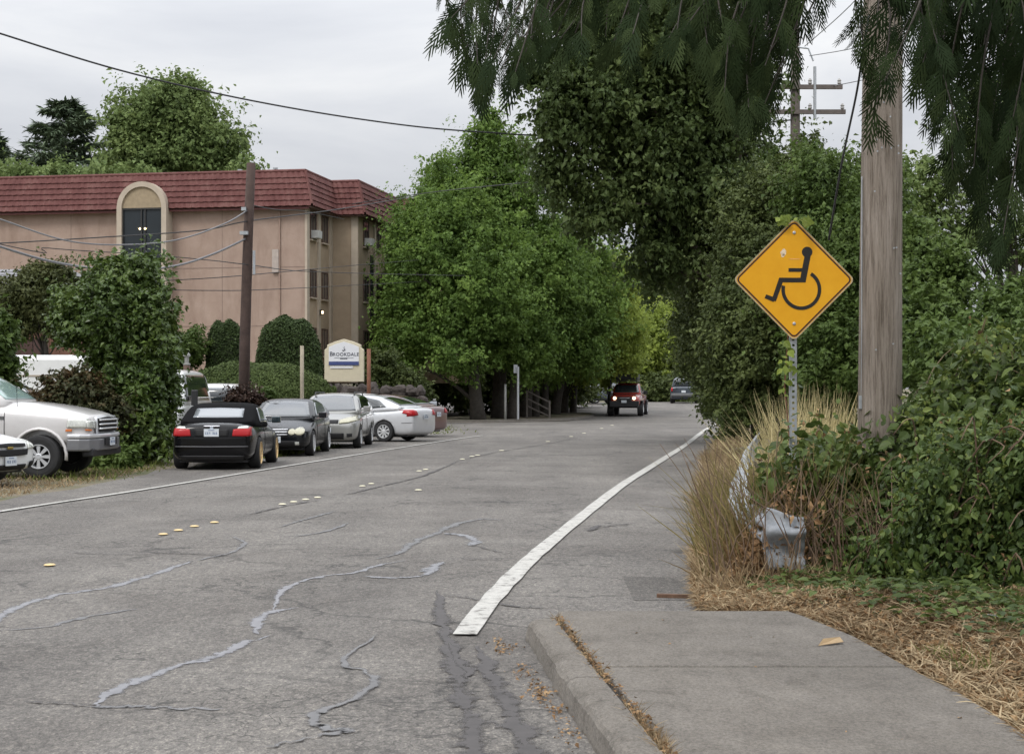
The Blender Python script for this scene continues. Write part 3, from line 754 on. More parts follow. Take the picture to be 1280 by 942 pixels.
# --- grey compact wagon facing the camera
GP = paint('warm_grey_paint', (.27,.27,.255), .2, .35)
def van_body(L, W, hood, belt, clear=.2, nose=.7, rear=1.0, tailw=.9):
    h = L/2; w = W/2
    return [(h, w*.68, .40, nose-.10, nose-.06), (h-.03, w*.82, clear+.04, nose, nose+.03), (h-.2, w*.94, clear, hood-.12, hood-.05), (h-.6, w*.99, clear, hood, hood+.06), (h-1.0, w, clear, belt-.03, belt+.02),
            (h-1.6, w, clear, belt, belt+.02), (0, w, clear, belt, belt+.02), (-h+.9, w, clear, belt+.02, belt+.04), (-h+.25, w*.975, clear, belt+.02, belt+.04), (-h+.05, w*.95, clear+.03, belt, belt+.03), (-h, w*tailw, .35, belt-.06, belt)]
L_, W_ = 4.35, 1.775
car = Car('wagon', 'grey compact wagon with worn yellowish headlights facing the camera behind the coupe', (2.1,-.0), (-5.15,44.3), R(-91.7), L_, W_,
    van_body(L_, W_, .90, 1.0, .2), dict(x=[(1.35,.97,.99,.95),(1.2,.98,1.08,.98),(.55,1.0,1.45,1),(.35,1.0,1.51,1),(-.3,1.0,1.54,1),(-1.1,1.0,1.51,1),(-1.75,1.02,1.44,1),(-2.05,1.02,1.12,.98),(-2.10,1.02,1.06,.97)], wb=.85, wt=.67, H=.53),
    (1.35,-1.25), .315, GP, rimm=ALLOY, rimr=.62, spokes=5, z=0)
car.patch('windscreen', WSH, 'front', [(-.72,1.05),(0,1.04),(.72,1.05)], [(-.55,1.44),(0,1.475),(.55,1.44)], ny=8)
car.both('side_window', GLASS, [(1.0,1.07),(.3,1.07),(-.6,1.08),(-1.4,1.12)], [(.55,1.38),(.2,1.44),(-.6,1.45),(-1.35,1.40)])
car.sym('headlight', YELLOWL, 'front', [(.36,.70),(.6,.72),(.86,.78)], [(.38,.80),(.6,.87),(.86,.92)], off=.018)
car.patch('grille', DARKM, 'front', [(-.34,.70),(.34,.70)], [(-.34,.80),(.34,.80)], off=.008)
car.patch('lower_grille', DARKM, 'front', [(-.5,.27),(.5,.27)], [(-.5,.44),(.5,.44)], off=.008)
car.sym('fog_recess', BLACKP, 'front', [(.58,.33),(.72,.34)], [(.58,.43),(.72,.43)], off=.01)
car.plate('front', 2.19, .52); car.mirrors(.95,.9,1.1,GP); car.gap([(1.05,.35),(1.0,1.03)]); car.gap([(-.05,.3),(-.05,1.03)]); car.handle(.2,.89,.93)
for sg in (1,-1):
    mb = MB(); mb.tube([(.4,sg*.56,1.49),(.3,sg*.56,1.56),(-1.4,sg*.56,1.55),(-1.6,sg*.56,1.48)], .018, 6); mb.build('roof_rail', BLACKP, car.root)

# --- silver sedan, rear quarter
SP = paint('silver_paint', (.62,.63,.65), .2, .32)
a = G(481,552.3)
L_, W_ = 4.82, 1.79
def sedan(name, label, anchor, world, hd, mat, tailm=REDL, glass=GLASS, **kw):
    car = Car(name, label, anchor, world, hd, L_, W_, sedan_body(L_, W_, .84, .93, 1.09, nose=.66, clear=.19, tail=.85),
        dict(x=[(1.25,.93,.95,.94),(1.1,.94,1.02,.98),(.42,.95,1.37,1),(.2,.95,1.43,1),(-.3,.95,1.47,1),(-.85,.97,1.44,1),(-1.2,.99,1.37,1),(-1.85,1.03,1.13,.98),(-1.98,1.03,1.07,.96)], wb=.84, wt=.60, H=.52), (1.40,-1.38), .325, mat, spokes=9, rimr=.64, **kw)
    car.both('side_window', glass, [(1.0,.99),(.3,1.0),(-.6,1.02),(-1.42,1.09)], [(.48,1.31),(.2,1.37),(-.6,1.39),(-1.12,1.30)])
    car.patch('rear_window', glass, 'rear', [(-.62,1.13),(0,1.14),(.62,1.13)], [(-.50,1.36),(0,1.39),(.50,1.36)], ny=8)
    car.patch('windscreen', glass, 'front', [(-.68,1.0),(.68,1.0)], [(-.52,1.38),(.52,1.38)], ny=8)
    car.sym('tail_light', tailm, 'rear', [(.50,.84),(.66,.82),(.83,.80)], [(.56,.97),(.68,1.0),(.81,1.0)], off=.012)
    car.both('tail_light', tailm, [(-2.02,.90),(-2.36,.83)], [(-2.06,1.0),(-2.34,.99)], off=.012)
    car.sym('headlight', CLEARL, 'front', [(.5,.64),(.8,.68)], [(.52,.75),(.82,.80)], off=.012)
    car.both('shut_line', DARKM, [(-2.0,.585),(-2.38,.60)], [(-2.0,.597),(-2.38,.612)], ny=1, off=.003)
    car.plate('rear', -2.42, .78); car.mirrors(.85,.88,1.03,mat); car.gap([(.9,.35),(.88,.95)]); car.gap([(-.12,.3),(-.1,.97)]); car.gap([(-1.05,.5),(-.98,.95)]); car.handle(.1,.895,.87); car.handle(-.95,.895,.89)
    return car
sedan('sedan', 'silver sedan with alloy wheels parked nose away, its tail end sticking out towards the road', (-1.38,.80), (a.x,a.y), R(156), SP, z=0)
MP = paint('maroon_paint', (.11,.035,.032), .3, .35)
c_ = sedan('sedan', 'dull maroon sedan of which only the tail shows past the silver sedan', (-2.36,.55), (-2.82,55.0), R(156), MP, z=0)
sedan('sedan', 'white sedan whose roof shows just above the grey wagon and silver sedan', (0,0), (-5.75,57.4), R(160), WHITEP, z=.03)

# --- silver-white heavy pickup at the left
TP = paint('pickup_paint', (.60,.58,.57), .1, .35)
a = G(60,597.5)
W_ = 2.03
w = W_/2
body = [(2.70,w*.80,.62,1.06,1.12),(2.67,w*.90,.58,1.14,1.19),(2.45,w*.97,.55,1.18,1.26),(1.9,w*.99,.55,1.24,1.37),(1.25,w*.99,.52,1.30,1.44),(.9,w,.50,1.32,1.42),(0,w,.50,1.33,1.38),(-1.2,w,.50,1.34,1.39),(-1.25,w,.5,1.35,1.41),(-2.9,w,.55,1.35,1.41),(-2.95,w*.98,.6,1.33,1.39)]
car = Car('pickup_truck', 'large silver-white pickup truck with chrome grille and chrome wheels nosing out at the left edge', (1.78,-.86), (a.x-.12,a.y), R(-3), 5.7, W_, body,
    dict(x=[(1.15,1.32,1.42,.93),(1.05,1.33,1.50,.97),(.40,1.35,1.93,1),(.22,1.35,2.00,1),(-.3,1.35,2.04,1),(-.9,1.35,2.03,1),(-1.15,1.35,1.95,1),(-1.28,1.35,1.50,.98)], wb=.93, wt=.74, H=.68),
    (1.78,-1.75), .40, TP, cat='pickup truck', rimm=CHROME, tw=.27, rimr=.56, spokes=8, z=0, well=1.22)
car.patch('windscreen', GLASSG, 'front', [(-.80,1.46),(0,1.47),(.80,1.46)], [(-.66,1.93),(0,1.96),(.66,1.93)], ny=8)
car.both('side_window', GLASS, [(.82,1.41),(.2,1.41),(-.95,1.42)], [(.36,1.80),(.2,1.88),(-.9,1.90)])
car.patch('grille_surround', CHROME, 'front', [(-.60,.82),(0,.81),(.60,.82)], [(-.62,1.13),(0,1.16),(.62,1.13)], off=.03, ny=3)
car.patch('grille', DARKM, 'front', [(-.53,.85),(0,.84),(.53,.85)], [(-.55,1.10),(0,1.125),(.55,1.10)], off=.045)
for z_ in (.895,.975,1.055): car.patch('grille_bar', CHROME, 'front', [(-.54,z_),(.54,z_)], [(-.54,z_+.030),(.54,z_+.030)], off=.065, ny=2)
mb = MB(); mb.lathe([(.10,0),(.09,.02)], 22, Matrix.Rotation(R(90), 3, 'Y') @ Matrix.Diagonal((.5,1.1,1)), (2.765,0,.955)); mb.build('grille_emblem', simple('emblem_blue', (.05,.09,.22), .3, .3, var=0), car.root)
car.sym('headlight', CLEARL, 'front', [(.62,.92),(.92,.93)], [(.63,1.07),(.90,1.06)], off=.02)
car.both('headlight', CLEARL, [(2.30,.93),(2.66,.93)], [(2.32,1.10),(2.66,1.10)], off=.018)
car.sym('indicator', ORANGEL, 'front', [(.80,.87),(.92,.88)], [(.80,.90),(.92,.91)], off=.02)
car.both('indicator', ORANGEL, [(2.28,.865),(2.40,.865)], [(2.29,.91),(2.40,.91)], off=.018)
mb = MB(); hb = [(2.30,-1.02),(2.55,-1.03),(2.72,-.93),(2.80,-.6),(2.83,0),(2.80,.6),(2.72,.93),(2.55,1.03),(2.30,1.02),(2.30,.90),(2.6,.8),(2.6,-.8),(2.30,-.90)]
mb.prism(hb, .23, c=(0,0,.50)); mb.build('bumper', simple('bumper_dark', (.20,.20,.21), .3, .3, var=.1, vs=4), car.root, bevel=.03)
mb = MB(); mb.prism([(x_*1.002, y_*1.004) for x_, y_ in hb], .085, c=(0,0,.735)); mb.build('bumper_highlight', simple('bumper_highlight_grey', (.62,.62,.64), .2, .3, var=.1, vs=4), car.root, bevel=.03)  # highlight along the bumper's upper edge, put in as a paler strip
mb = MB(); mb.box((2.66,0,.47), (.22,1.75,.16)); mb.build('air_dam', BLACKP, car.root, bevel=.03)
car.plate('front', 2.85, .66, y=0); mb = MB(); mb.box((2.83,0,.66),(.03,.7,.13)); mb.build('bumper_recess', BLACKP, car.root)
for sg in (1,-1):
    mb = MB(); mb.box((.98,sg*1.005,1.12),(.26,.02,.06)); mb.build('fender_badge', simple('badge_grey', (.12,.12,.12), .5, var=0), car.root)
car.gap([(1.12,.6),(1.12,1.22)]); car.gap([(-.95,.55),(-.95,1.25)]); car.handle(-.75,1.01,1.16)
for sg in (-1,1):   # wheel-arch flare
    mb = MB(); n = 14
    for k in range(n+1):
        th = R(-8+196*k/n)
        for rr_, yy in ((.488,-.02),(.495,.012),(.52,.014),(.55,-.005)): mb.v.append((1.78+rr_*math.cos(th), sg*(1.0+yy), .40+rr_*math.sin(th)))
    for k in range(n):
        for q in range(3): mb.f.append((k*4+q, k*4+q+1, (k+1)*4+q+1, (k+1)*4+q))
    o = mb.build('wheel_arch', TP, car.root, smooth=True); md = o.modifiers.new('t','SOLIDIFY'); md.thickness = .015
mb = MB(); mb.tube([(1.05,.3,1.3),(1.0,.3,1.36),(.75,.25,1.55)], .012, 5); mb.build('wiper', BLACKP, car.root); mb = MB(); mb.tube([(1.30,-.80,1.2),(1.28,-.80,1.72)], .005, 5); mb.build('antenna', BLACKP, car.root)
for sg in (1,-1):
    mb = MB(); mb.box((.62, sg*1.16, 1.45), (.12,.2,.26)); mb.box((.64, sg*1.04, 1.40), (.05,.16,.05)); mb.build('wing_mirror', BLACKP, car.root, bevel=.03)

# --- white sedan nose at the left edge
L_, W_ = 4.8, 1.85
car = Car('sedan', 'white sedan with black grille, only its nose showing in front of the silver pickup', (2.30,-.35), (-8.84,27.15), R(-20), L_, W_,
    sedan_body(L_, W_, .88, .95, 1.08, nose=.72, clear=.22, tail=.85), dict(x=[(1.25,.93,.95,.94),(1.1,.94,1.02,.98),(.42,.95,1.37,1),(.2,.95,1.43,1),(-.3,.95,1.47,1),(-.85,.97,1.44,1),(-1.2,.99,1.37,1),(-1.85,1.03,1.13,.98)], wb=.84, wt=.60, H=.52),
    (1.40,-1.38), .33, WHITEP, z=0, rimr=.64)
car.both('side_window', GLASS, [(1.0,.99),(.3,1.0),(-.6,1.02),(-1.42,1.09)], [(.48,1.31),(.2,1.37),(-.6,1.39),(-1.12,1.30)])
car.patch('windscreen', GLASS, 'front', [(-.68,1.0),(.68,1.0)], [(-.52,1.38),(.52,1.38)], ny=8)
car.sym('headlight', CLEARL, 'front', [(.50,.62),(.70,.63),(.88,.68)], [(.52,.72),(.70,.76),(.88,.80)], off=.014)
car.both('headlight', CLEARL, [(1.80,.68),(2.1,.66),(2.33,.63)], [(1.85,.76),(2.1,.76),(2.33,.73)], off=.012)
car.patch('grille', DARKM, 'front', [(-.46,.52),(0,.50),(.46,.52)], [(-.48,.62),(0,.62),(.48,.62)], off=.02)
car.patch('grille', DARKM, 'front', [(-.42,.66),(0,.66),(.42,.66)], [(-.42,.71),(0,.72),(.42,.71)], off=.02)
car.sym('fog_recess', DARKM, 'front', [(.55,.30),(.80,.32)], [(.55,.40),(.80,.42)], off=.014); car.both('fog_recess', DARKM, [(1.98,.33),(2.28,.30)], [(2.05,.41),(2.3,.41)], off=.012)
car.patch('lower_grille', DARKM, 'front', [(-.44,.27),(.44,.27)], [(-.44,.36),(.44,.36)], off=.014)
mb = MB(); mb.box((2.43,0,.645),(.02,.15,.045)); mb.build('grille_emblem', simple('emblem_gold', (.45,.33,.10), .3, .8, var=0), car.root, bevel=.01)
car.plate('front', 2.43, .42); car.mirrors(.85,.88,1.03,WHITEP)

# --- boxy vehicles
def boxcar(name, label, world, hd, L, W, Hh, belt, hood, mat, cat, glass=GLASS, z=None, wr=.35, front=1.3, rearx=None, lights=True, group=None, bed=False, **kw):
    wt = W/2*.76
    rx = -L/2+.08 if not bed else -.55*L/2+.55
    car = Car(name, label, (0,0), world, hd, L, W, van_body(L, W, hood, belt, clear=.28, nose=hood-.15, tailw=.93),
        dict(x=[(L/2-front,belt-.03,belt,.95),(L/2-front-.15,belt-.02,belt+.1,.98),(L/2-front-.62,belt,Hh-.10,1),(L/2-front-.8,belt,Hh-.03,1),(0 if not bed else .2,belt,Hh,1),(rx+.6,belt,Hh-.01,1),(rx+.15,belt,Hh-.06,1),(rx,belt,Hh-.35,.98)], wb=W/2*.955, wt=wt, H=Hh-belt), (L/2-.95,-L/2+1.0), wr, mat, cat=cat, z=z, group=group, **kw)
    car.patch('windscreen', glass, 'front', [(-W/2*.8,belt+.07),(W/2*.8,belt+.07)], [(-wt*.88,Hh-.12),(wt*.88,Hh-.12)], ny=8)
    car.patch('rear_window', glass, 'rear', [(-W/2*.78,belt+.10),(W/2*.78,belt+.10)], [(-wt*.9,Hh-.14),(wt*.9,Hh-.14)], ny=6)
    car.both('side_window', glass, [(L/2-front-.35,belt+.07),(rx+.35,belt+.07)], [(L/2-front-.75,Hh-.16),(rx+.4,Hh-.14)], nx=16)
    car.sym('tail_light', REDL, 'rear', [(W/2*.78,belt-.30),(W/2*.90,belt-.30)], [(W/2*.78,belt-.02),(W/2*.89,belt-.02)], off=.012)
    return car
car = boxcar('minivan', 'white minivan with a wide dark rear window parked behind the black convertible', (-9.35,52.2), R(88), 4.9, 1.95, 1.80, 1.08, 1.0, WHITEP, 'minivan', z=.03)
car = boxcar('van', 'white van with a black side mirror mostly hidden behind the tall laurel', (-9.75,44.4), R(-91), 5.2, 2.0, 2.2, 1.25, 1.12, WHITEP, 'van', z=0)
for sg in (1,-1):
    mb = MB(); mb.box((1.0,sg*1.16,1.42),(.10,.17,.42)); mb.box((1.0,sg*1.05,1.45),(.04,.2,.05)); mb.build('wing_mirror', BLACKP, car.root, bevel=.04)
car.sym('headlight', CLEARL, 'front', [(.6,.78),(.88,.80)], [(.6,.98),(.88,.98)], off=.014)
car = boxcar('van', 'low white van roof showing over the pickup bonnet at the left', (-13.2,41.5), R(8), 5.0, 1.95, 1.86, 1.1, 1.05, WHITEP, 'van', z=0)

# --- red off-road vehicle coming down the road with lights on
FP = paint('dark_red_paint', (.30,.035,.025), .3, .35)
fy = 92.4; fx = (780.5-640)/2000*fy
car = Car('offroad_vehicle', 'dark red off-road vehicle with lit headlights and a black roof box driving towards the camera', (2.2,0), (fx,fy), math.atan2(-.985,-.17), 4.5, 1.86,
    [(2.25,.62,.62,.95,1.0),(2.2,.80,.58,1.08,1.14),(2.0,.88,.55,1.16,1.24),(1.2,.92,.5,1.24,1.30),(.9,.93,.48,1.25,1.30),(-1.9,.93,.48,1.27,1.32),(-2.2,.9,.5,1.25,1.3),(-2.25,.82,.6,1.2,1.25)],
    dict(x=[(1.05,1.25,1.27,.95),(.95,1.25,1.36,.98),(.62,1.26,1.80,1),(.5,1.26,1.90,1),(-.5,1.26,1.93,1),(-1.7,1.26,1.90,1),(-2.1,1.26,1.5,.98)], wb=.86, wt=.70, H=.66), (1.35,-1.35), .42, FP, cat='off-road vehicle', tw=.33, rimr=.5, z=float(road_z(94.)), track=.86, spokes=6)
car.patch('windscreen', GLASS, 'front', [(-.74,1.36),(.74,1.36)], [(-.64,1.80),(.64,1.80)], ny=8)
car.both('side_window', GLASS, [(.6,1.36),(-1.6,1.36)], [(.45,1.78),(-1.5,1.78)])
LAMP = emit('headlamp_lit', (1,.80,.52), 4)
for sg in (1,-1):
    mb = MB(); mb.lathe([(.09,-.05),(.09,.0),(.08,.03),(.03,.045)], 18, Matrix.Rotation(R(90), 3, 'Y'), (2.25,sg*.56,1.03)); mb.build('headlight', LAMP, car.root)
car.patch('grille', DARKM, 'front', [(-.44,.94),(.44,.94)], [(-.44,1.11),(.44,1.11)], off=.01)
car.patch('grille_bar', simple('pale_trim', (.4,.4,.4), .4, .3, var=0), 'front', [(-.3,1.01),(.3,1.01)], [(-.3,1.05),(.3,1.05)], off=.02, ny=2)
mb = MB(); mb.box((2.30,0,.70),(.30,1.7,.34)); mb.box((2.45,0,.92),(.06,.9,.10)); mb.build('bumper', BLACKP, car.root, bevel=.05)
for sg in (1,-1):
    for x_ in (1.35,-1.35):
        mb = MB(); mb.box((x_,sg*.95,.86),(1.0,.16,.08)); mb.build('fender_flare', BLACKP, car.root, bevel=.03)
car.plate('front', 2.46, .84, glyph=False)
mb = MB(); mb.box((.1,0,2.04),(1.7,1.25,.06)); 
for x_ in (-.6,.7):
    for sg in (1,-1): mb.box((x_,sg*.58,1.97),(.06,.06,.14))
mb.build('roof_rack', BLACKP, car.root)
mb = MB(); mb.box((.1,0,2.27),(1.5,1.28,.36)); rb = mb.build('roof_box', simple('tent_black', (.03,.033,.035), .7, var=.2), car.root, bevel=.06)
car.mirrors(.75,.98,1.35,BLACKP,.22,.22)
mb = MB(); mb.tube([(.95,-.93,1.2),(.85,-.95,1.7),(.75,-.95,2.1)], .045, 8); mb.box((.82,-.95,2.12),(.14,.12,.12)); mb.build('snorkel', BLACKP, car.root)

# --- far pickup driving away, far parked cars
DP = paint('slate_paint', (.05,.062,.08), .3, .35)
car = boxcar('pickup_truck', 'dark blue-grey pickup truck seen from behind at the far end of the road', (12.75,118.0), R(82), 5.6, 2.0, 1.92, 1.16, 1.1, DP, 'pickup truck', bed=True, wr=.4)
mb = MB(); mb.box((-2.86,0,.62),(.14,1.8,.2)); mb.build('bumper', simple('bumper_grey', (.16,.165,.17), .4, .3, var=0), car.root, bevel=.03)
car.plate('rear', -2.80, .85, glyph=False)
car = boxcar('parked_car', 'dark grey car parked side-on beyond the trees, just left of the red vehicle', (741/1, 112) if False else ((744-640)/2000*113, 113.0), R(188), 4.3, 1.75, 1.50, .95, .88, DP, 'car')
car = boxcar('parked_car', 'grey car half hidden by tree trunks, farther left than the other side-on car', ((722-640)/2000*116, 116.0), R(185), 4.4, 1.75, 1.5, .95, .88, paint('mid_grey_paint', (.13,.14,.15), .4, .3), 'car')
# ------------------------------------------------------------ apartment building
STUC, t, b = base_mat('stucco'); v = coords(t)
c = ramp(t, noise(t, .8, 6, .65, v), [(.3, (.335,.245,.20)), (.5, (.375,.28,.228)), (.7, (.42,.32,.265))])
c = mix(t, .7, c, ramp(t, noise(t, 1.1, 5, .7, coords(t, 'Object', (1,1,.22)), .4), [(.32, (.76,.73,.71)), (.5, (1,1,1)), (.7, (1.06,1.06,1.06))]), 'MULTIPLY')
t.links.new(c, b.inputs['Base Color']); setp(b, None, .92, 0, .2); bump(t, b, noise(t, 14, 4, .7, v), .6, .03)
CREAM = simple('cream_trim', (.46,.39,.31), .8, var=.1, vs=3)
OCHRE = simple('ochre_stucco', (.40,.31,.22), .9, var=.12, vs=2, bumps=.5)
TILE, t, b = base_mat('roof_tile'); v = coords(t)
c = ramp(t, noise(t, 1.5, 6, .7, v), [(.3, (.095,.033,.030)), (.5, (.132,.050,.045)), (.75, (.19,.095,.083))])
t.links.new(c, b.inputs['Base Color']); setp(b, None, .75, 0, .3)
BR = empty('apartment_building', (-10.34,80.2,0), R(-10.4))
tag(BR, 'tan stucco apartment building with red tiled mansard roof and arched window', 'building')
z0, ze, zt = 2.0, 10.84, 12.58
def wallpiece(a, b_, z0=z0, z1=ze+.05, th=.3, mat=None, name='wall'):
    a, b_ = Vector((*a,0)), Vector((*b_,0)); d = (b_-a).normalized(); n = Vector((d.y,-d.x,0))     # outside on the right of a->b
    mb = MB(); q = [a, b_, b_-n*th, a-n*th]
    mb.add([(p.x,p.y,z0) for p in q]+[(p.x,p.y,z1) for p in q], [(3,2,1,0),(4,5,6,7),(0,1,5,4),(1,2,6,5),(2,3,7,6),(3,0,4,7)])
    return mb.build(name, mat or STUC, BR)
# plan, local x = to the right along the street front, local y = away
P0, P1, P2, P3, P4, P5 = (-34,0), (0,0), (0,4.4), (1.5,4.4), (1.5,13), (5,13)
wallpiece(P0, P1); wallpiece((0,.302), (0,4.4), mat=OCHRE); wallpiece((0,4.402), (1.5,4.402), mat=OCHRE); wallpiece((1.5,4.704), (1.5,13), mat=OCHRE); wallpiece((1.502,13), P5, mat=OCHRE)
wallpiece((-34,22), (-34,.302)); wallpiece((5,22), (-33.7,22)); wallpiece((5,21.7),(5,13.3))
mb = MB(); mb.prism([(-33.6,.4),(-.4,.4),(-.4,4.8),(1.1,4.8),(1.1,13.4),(4.6,13.4),(4.6,21.6),(-33.6,21.6)], .2, c=(0,0,ze+.3)); mb.build('flat_roof', simple('roof_felt', (.2,.2,.2), .9), BR)
# mansard of tile courses
ROWS = []; MBS = []
def mansard_seg(ea, eb, ta, tb, mbx, rows=6):
    ea, eb = Vector((*ea,ze)), Vector((*eb,ze)); ta, tb = Vector((*ta,zt)), Vector((*tb,zt))
    L = (eb-ea).length; n = max(6, int(L/.30)*5); d = (eb-ea).normalized(); out = Vector((d.y,-d.x,0))
    for r in range(rows):
        vs, fs = [], []
        for (s, lift, dz) in ((r/rows, .012, -.05), (r/rows, .085, -.03), (min(1,(r+1.04)/rows), .012, 0)):
            for k in range(n+1):
                u = k/n; p = ea.lerp(eb, u).lerp(ta.lerp(tb, u), s)
                wv = .05*abs(math.sin(math.pi*(u*L)/.30))*(0 if lift < .02 and dz < 0 else 1)
                vs.append(p+out*(lift+wv)+Vector((0,0,dz+.01*math.sin(k*.9+r*2))))
        for q in range(2):
            for k in range(n): fs.append((q*(n+1)+k, q*(n+1)+k+1, (q+1)*(n+1)+k+1, (q+1)*(n+1)+k))
        mbx.add(vs, fs)
e, i_ = .45, .05
segs = [((-34.4,-e),(e,-e),(-34,-i_+.0),(0,0-i_)), ((e,-e),(e,4.4-e),(0,-i_),(0,4.4-i_)), ((e,4.4-e),(1.5+e,4.4-e),(0,4.4-i_),(1.5,4.4-i_)), ((1.5+e,4.4-e),(1.5+e,13-e),(1.5,4.4-i_),(1.5,13-i_)), ((1.5+e,13-e),(5.4,13-e),(1.5,13-i_),(5,13-i_))]
mb = MB()
for s_ in segs: mansard_seg(*s_, mb)
mb.build('tiled_roof', TILE, BR)
# ridge cap and soffit
mb = MB()
for s_ in segs:
    mb.tube([(*s_[2],zt+.02),(*s_[3],zt+.02)], .09, 8)
for a_, b_ in (((e,-e),(0,-i_)),((1.5+e,4.4-e),(1.5,4.4-i_)),((e,4.4-e),(0,4.4-i_))):
    mb.tube([(*a_,ze+.05),(*b_,zt)], .08, 6)
mb.build('ridge_tiles', TILE, BR)
mb = MB(); mb.prism([(-34.4,-e),(e,-e),(e,4.4-e),(1.5+e,4.4-e),(1.5+e,13-e),(5.4,13-e),(5.4,13.2),(1.3,13.2),(1.3,4.6),(-.2,4.6),(-.2,.2),(-34.4,.2)], .05, c=(0,0,ze-.12)); mb.build('soffit', simple('dark_soffit', (.12,.07,.055), .8), BR)
mb = MB(); mb.prism([(-34,0.02),(-.02,0.02),(-.02,4.42),(1.48,4.42),(1.48,13.02),(5,13.02),(5,13.2),(1.28,13.2),(1.28,4.6),(-.22,4.6),(-.22,.2),(-34,.2)], zt-ze-.1, c=(0,0,ze+.02)); mb.build('parapet', simple('parapet', (.25,.2,.17), .9), BR)
# arched stair window, box standing out flush with the eave
xa = -8.40; ow, iw = 1.33, 1.07; yf = -.82
def arch_pts(hw, zb, zs, n=14):
    return [(-hw,zb),(hw,zb)]+[(hw*math.cos(math.pi*k/n), zs+hw*1.0*math.sin(math.pi*k/n)) for k in range(n+1)]
MX = Matrix(((1,0,0),(0,0,-1),(0,1,0)))   # local (x,y,z)->(x,-z... ) extrude towards the street
def ring_band(hw0, hw1, zb, zs, depth, y, mat, name, n=20):
    mb = MB(); o_ = [(hw1,zb)]+[(hw1*math.cos(math.pi*k/n), zs+hw1*math.sin(math.pi*k/n)) for k in range(n+1)]+[(-hw1,zb)]
    q = [(hw0,zb)]+[(hw0*math.cos(math.pi*k/n), zs+hw0*math.sin(math.pi*k/n)) for k in range(n+1)]+[(-hw0,zb)]
    m_ = len(o_)
    for yy in (y, y+depth):
        for p in o_: mb.v.append((xa+p[0], yy, p[1]))
        for p in q: mb.v.append((xa+p[0], yy, p[1]))
    for k in range(m_-1):
        mb.f += [(k,k+1,m_+k+1,m_+k), (2*m_+k,3*m_+k,3*m_+k+1,2*m_+k+1), (k,2*m_+k,2*m_+k+1,k+1), (m_+k,m_+k+1,3*m_+k+1,3*m_+k)]
    return mb.build(name, mat, BR)
ring_band(iw, ow, 3.0, 10.83, .82, yf, CREAM, 'arch_surround')
mb = MB(); n = 18; pts = [(iw*math.cos(math.pi*k/n), 10.83+iw*math.sin(math.pi*k/n)) for k in range(n+1)]
mb.add([(xa+p[0], yf+.10, p[1]) for p in pts]+[(xa+p[0], -.02, p[1]) for p in pts], [tuple(range(n+1))]+[(k,k+1,n+2+k,n+1+k) for k in range(n)]); mb.build('arch_tympanum', simple('tan_panel', (.33,.26,.17), .8), BR)
mb = MB()
for x_ in (-iw,-.08,.12,iw-.06): mb.box((xa+x_+.03,-.66,7.2),(.06,.08,7.2))
mb.box((xa,-.66,10.8),(2*iw,.1,.1)); wf = mb.build('window_frame', simple('dark_frame', (.03,.03,.03), .5), BR)
mb = MB(); mb.box((xa,-.61,7.2),(2*iw-.02,.04,7.2)); wg = mb.build('window_glass', simple('dark_glass', (.022,.028,.033), .25, spec=.35, var=.2, vs=.7), BR)
LB = emit('warm_bulb', (1,.75,.4), 6)
for dx in (-.13,.15):
    mb = MB(); mb.lathe([(.01,-.05),(.05,-.03),(.05,.03),(.01,.05)], 10, None, (xa+dx,-.68,9.78)); mb.build('lamp_bulb', LB, BR)
for zz in (4.85,7.8):
    mb = MB(); mb.box((-17,-.006,zz),(33.9,.012,.035)); mb.build('stucco_joint', simple('joint_tan', (.27,.20,.165), .9, var=.1), BR)  # joint strips in a darker tan than the stucco
for xx in (-4.4,-12.6,-17.2,-21.8,-26):
    mb = MB(); mb.box((xx,-.005,6.4),(.03,.010,8.6)); mb.build('stucco_joint', simple('joint_tan', (.27,.20,.165), .9, var=.1), BR)
mb = MB(); mb.box((-17,-.40,ze-.13),(34.6,.10,.12)); mb.build('gutter', simple('gutter_red', (.12,.035,.032), .6), BR)
# pilasters and windows
WF = simple('window_frame_brown', (.10,.06,.045), .6, var=0); WG = glassm('flat_window_glass', (.035,.042,.05), .1); ACM = simple('ac_white', (.5,.5,.48), .5, var=.1)
def pil(x, y, w_=.2, d=.12, z1=ze-.1): 
    mb = MB(); mb.box((x,y,(z0+z1)/2),(w_,d,z1-z0)); mb.build('pilaster', CREAM, BR)
pil(.03,.16,.12,.42); pil(.04,2.05,.12,.34); pil(.04,4.16,.12,.36); pil(1.30,4.36,.36,.12)
for y_ in (7.4,9.4,11.2): pil(1.54,y_,.12,.3)
mb = MB()
for x_ in (-1.35,): mb.tube([(x_,-.06,z0),(x_,-.06,ze-.1)], .045, 6)
mb.build('downpipe', simple('pipe_pink', (.34,.24,.19), .7), BR)
def side_window(x, y, zc, w_=.95, h=1.35, ac=False):
    mb = MB()
    for dy in (-w_/2, w_/2): mb.box((x+.02,y+dy,zc),(.08,.07,h))
    for dz in (-h/2, h/2): mb.box((x+.02,y,zc+dz),(.08,w_+.07,.07))
    mb.box((x+.02,y,zc),(.06,.04,h)); f_ = mb.build('window', WF, BR)
    mb = MB(); mb.box((x+.01,y,zc),(.03,w_-.05,h-.05)); mb.build('pane', WG, f_)
    mb = MB(); mb.box((x+.06,y,zc-h/2-.07),(.14,w_+.16,.07)); mb.build('sill', CREAM, f_)
    if ac:
        mb = MB(); mb.box((x+.22,y-.05,zc-h/2+.22),(.42,.62,.40)); a_ = mb.build('air_conditioner', ACM, BR, bevel=.02)
for zc in (9.95,7.02,4.08):
    side_window(0, 1.15, zc, ac=(zc > 9)); side_window(0, 3.15, zc)
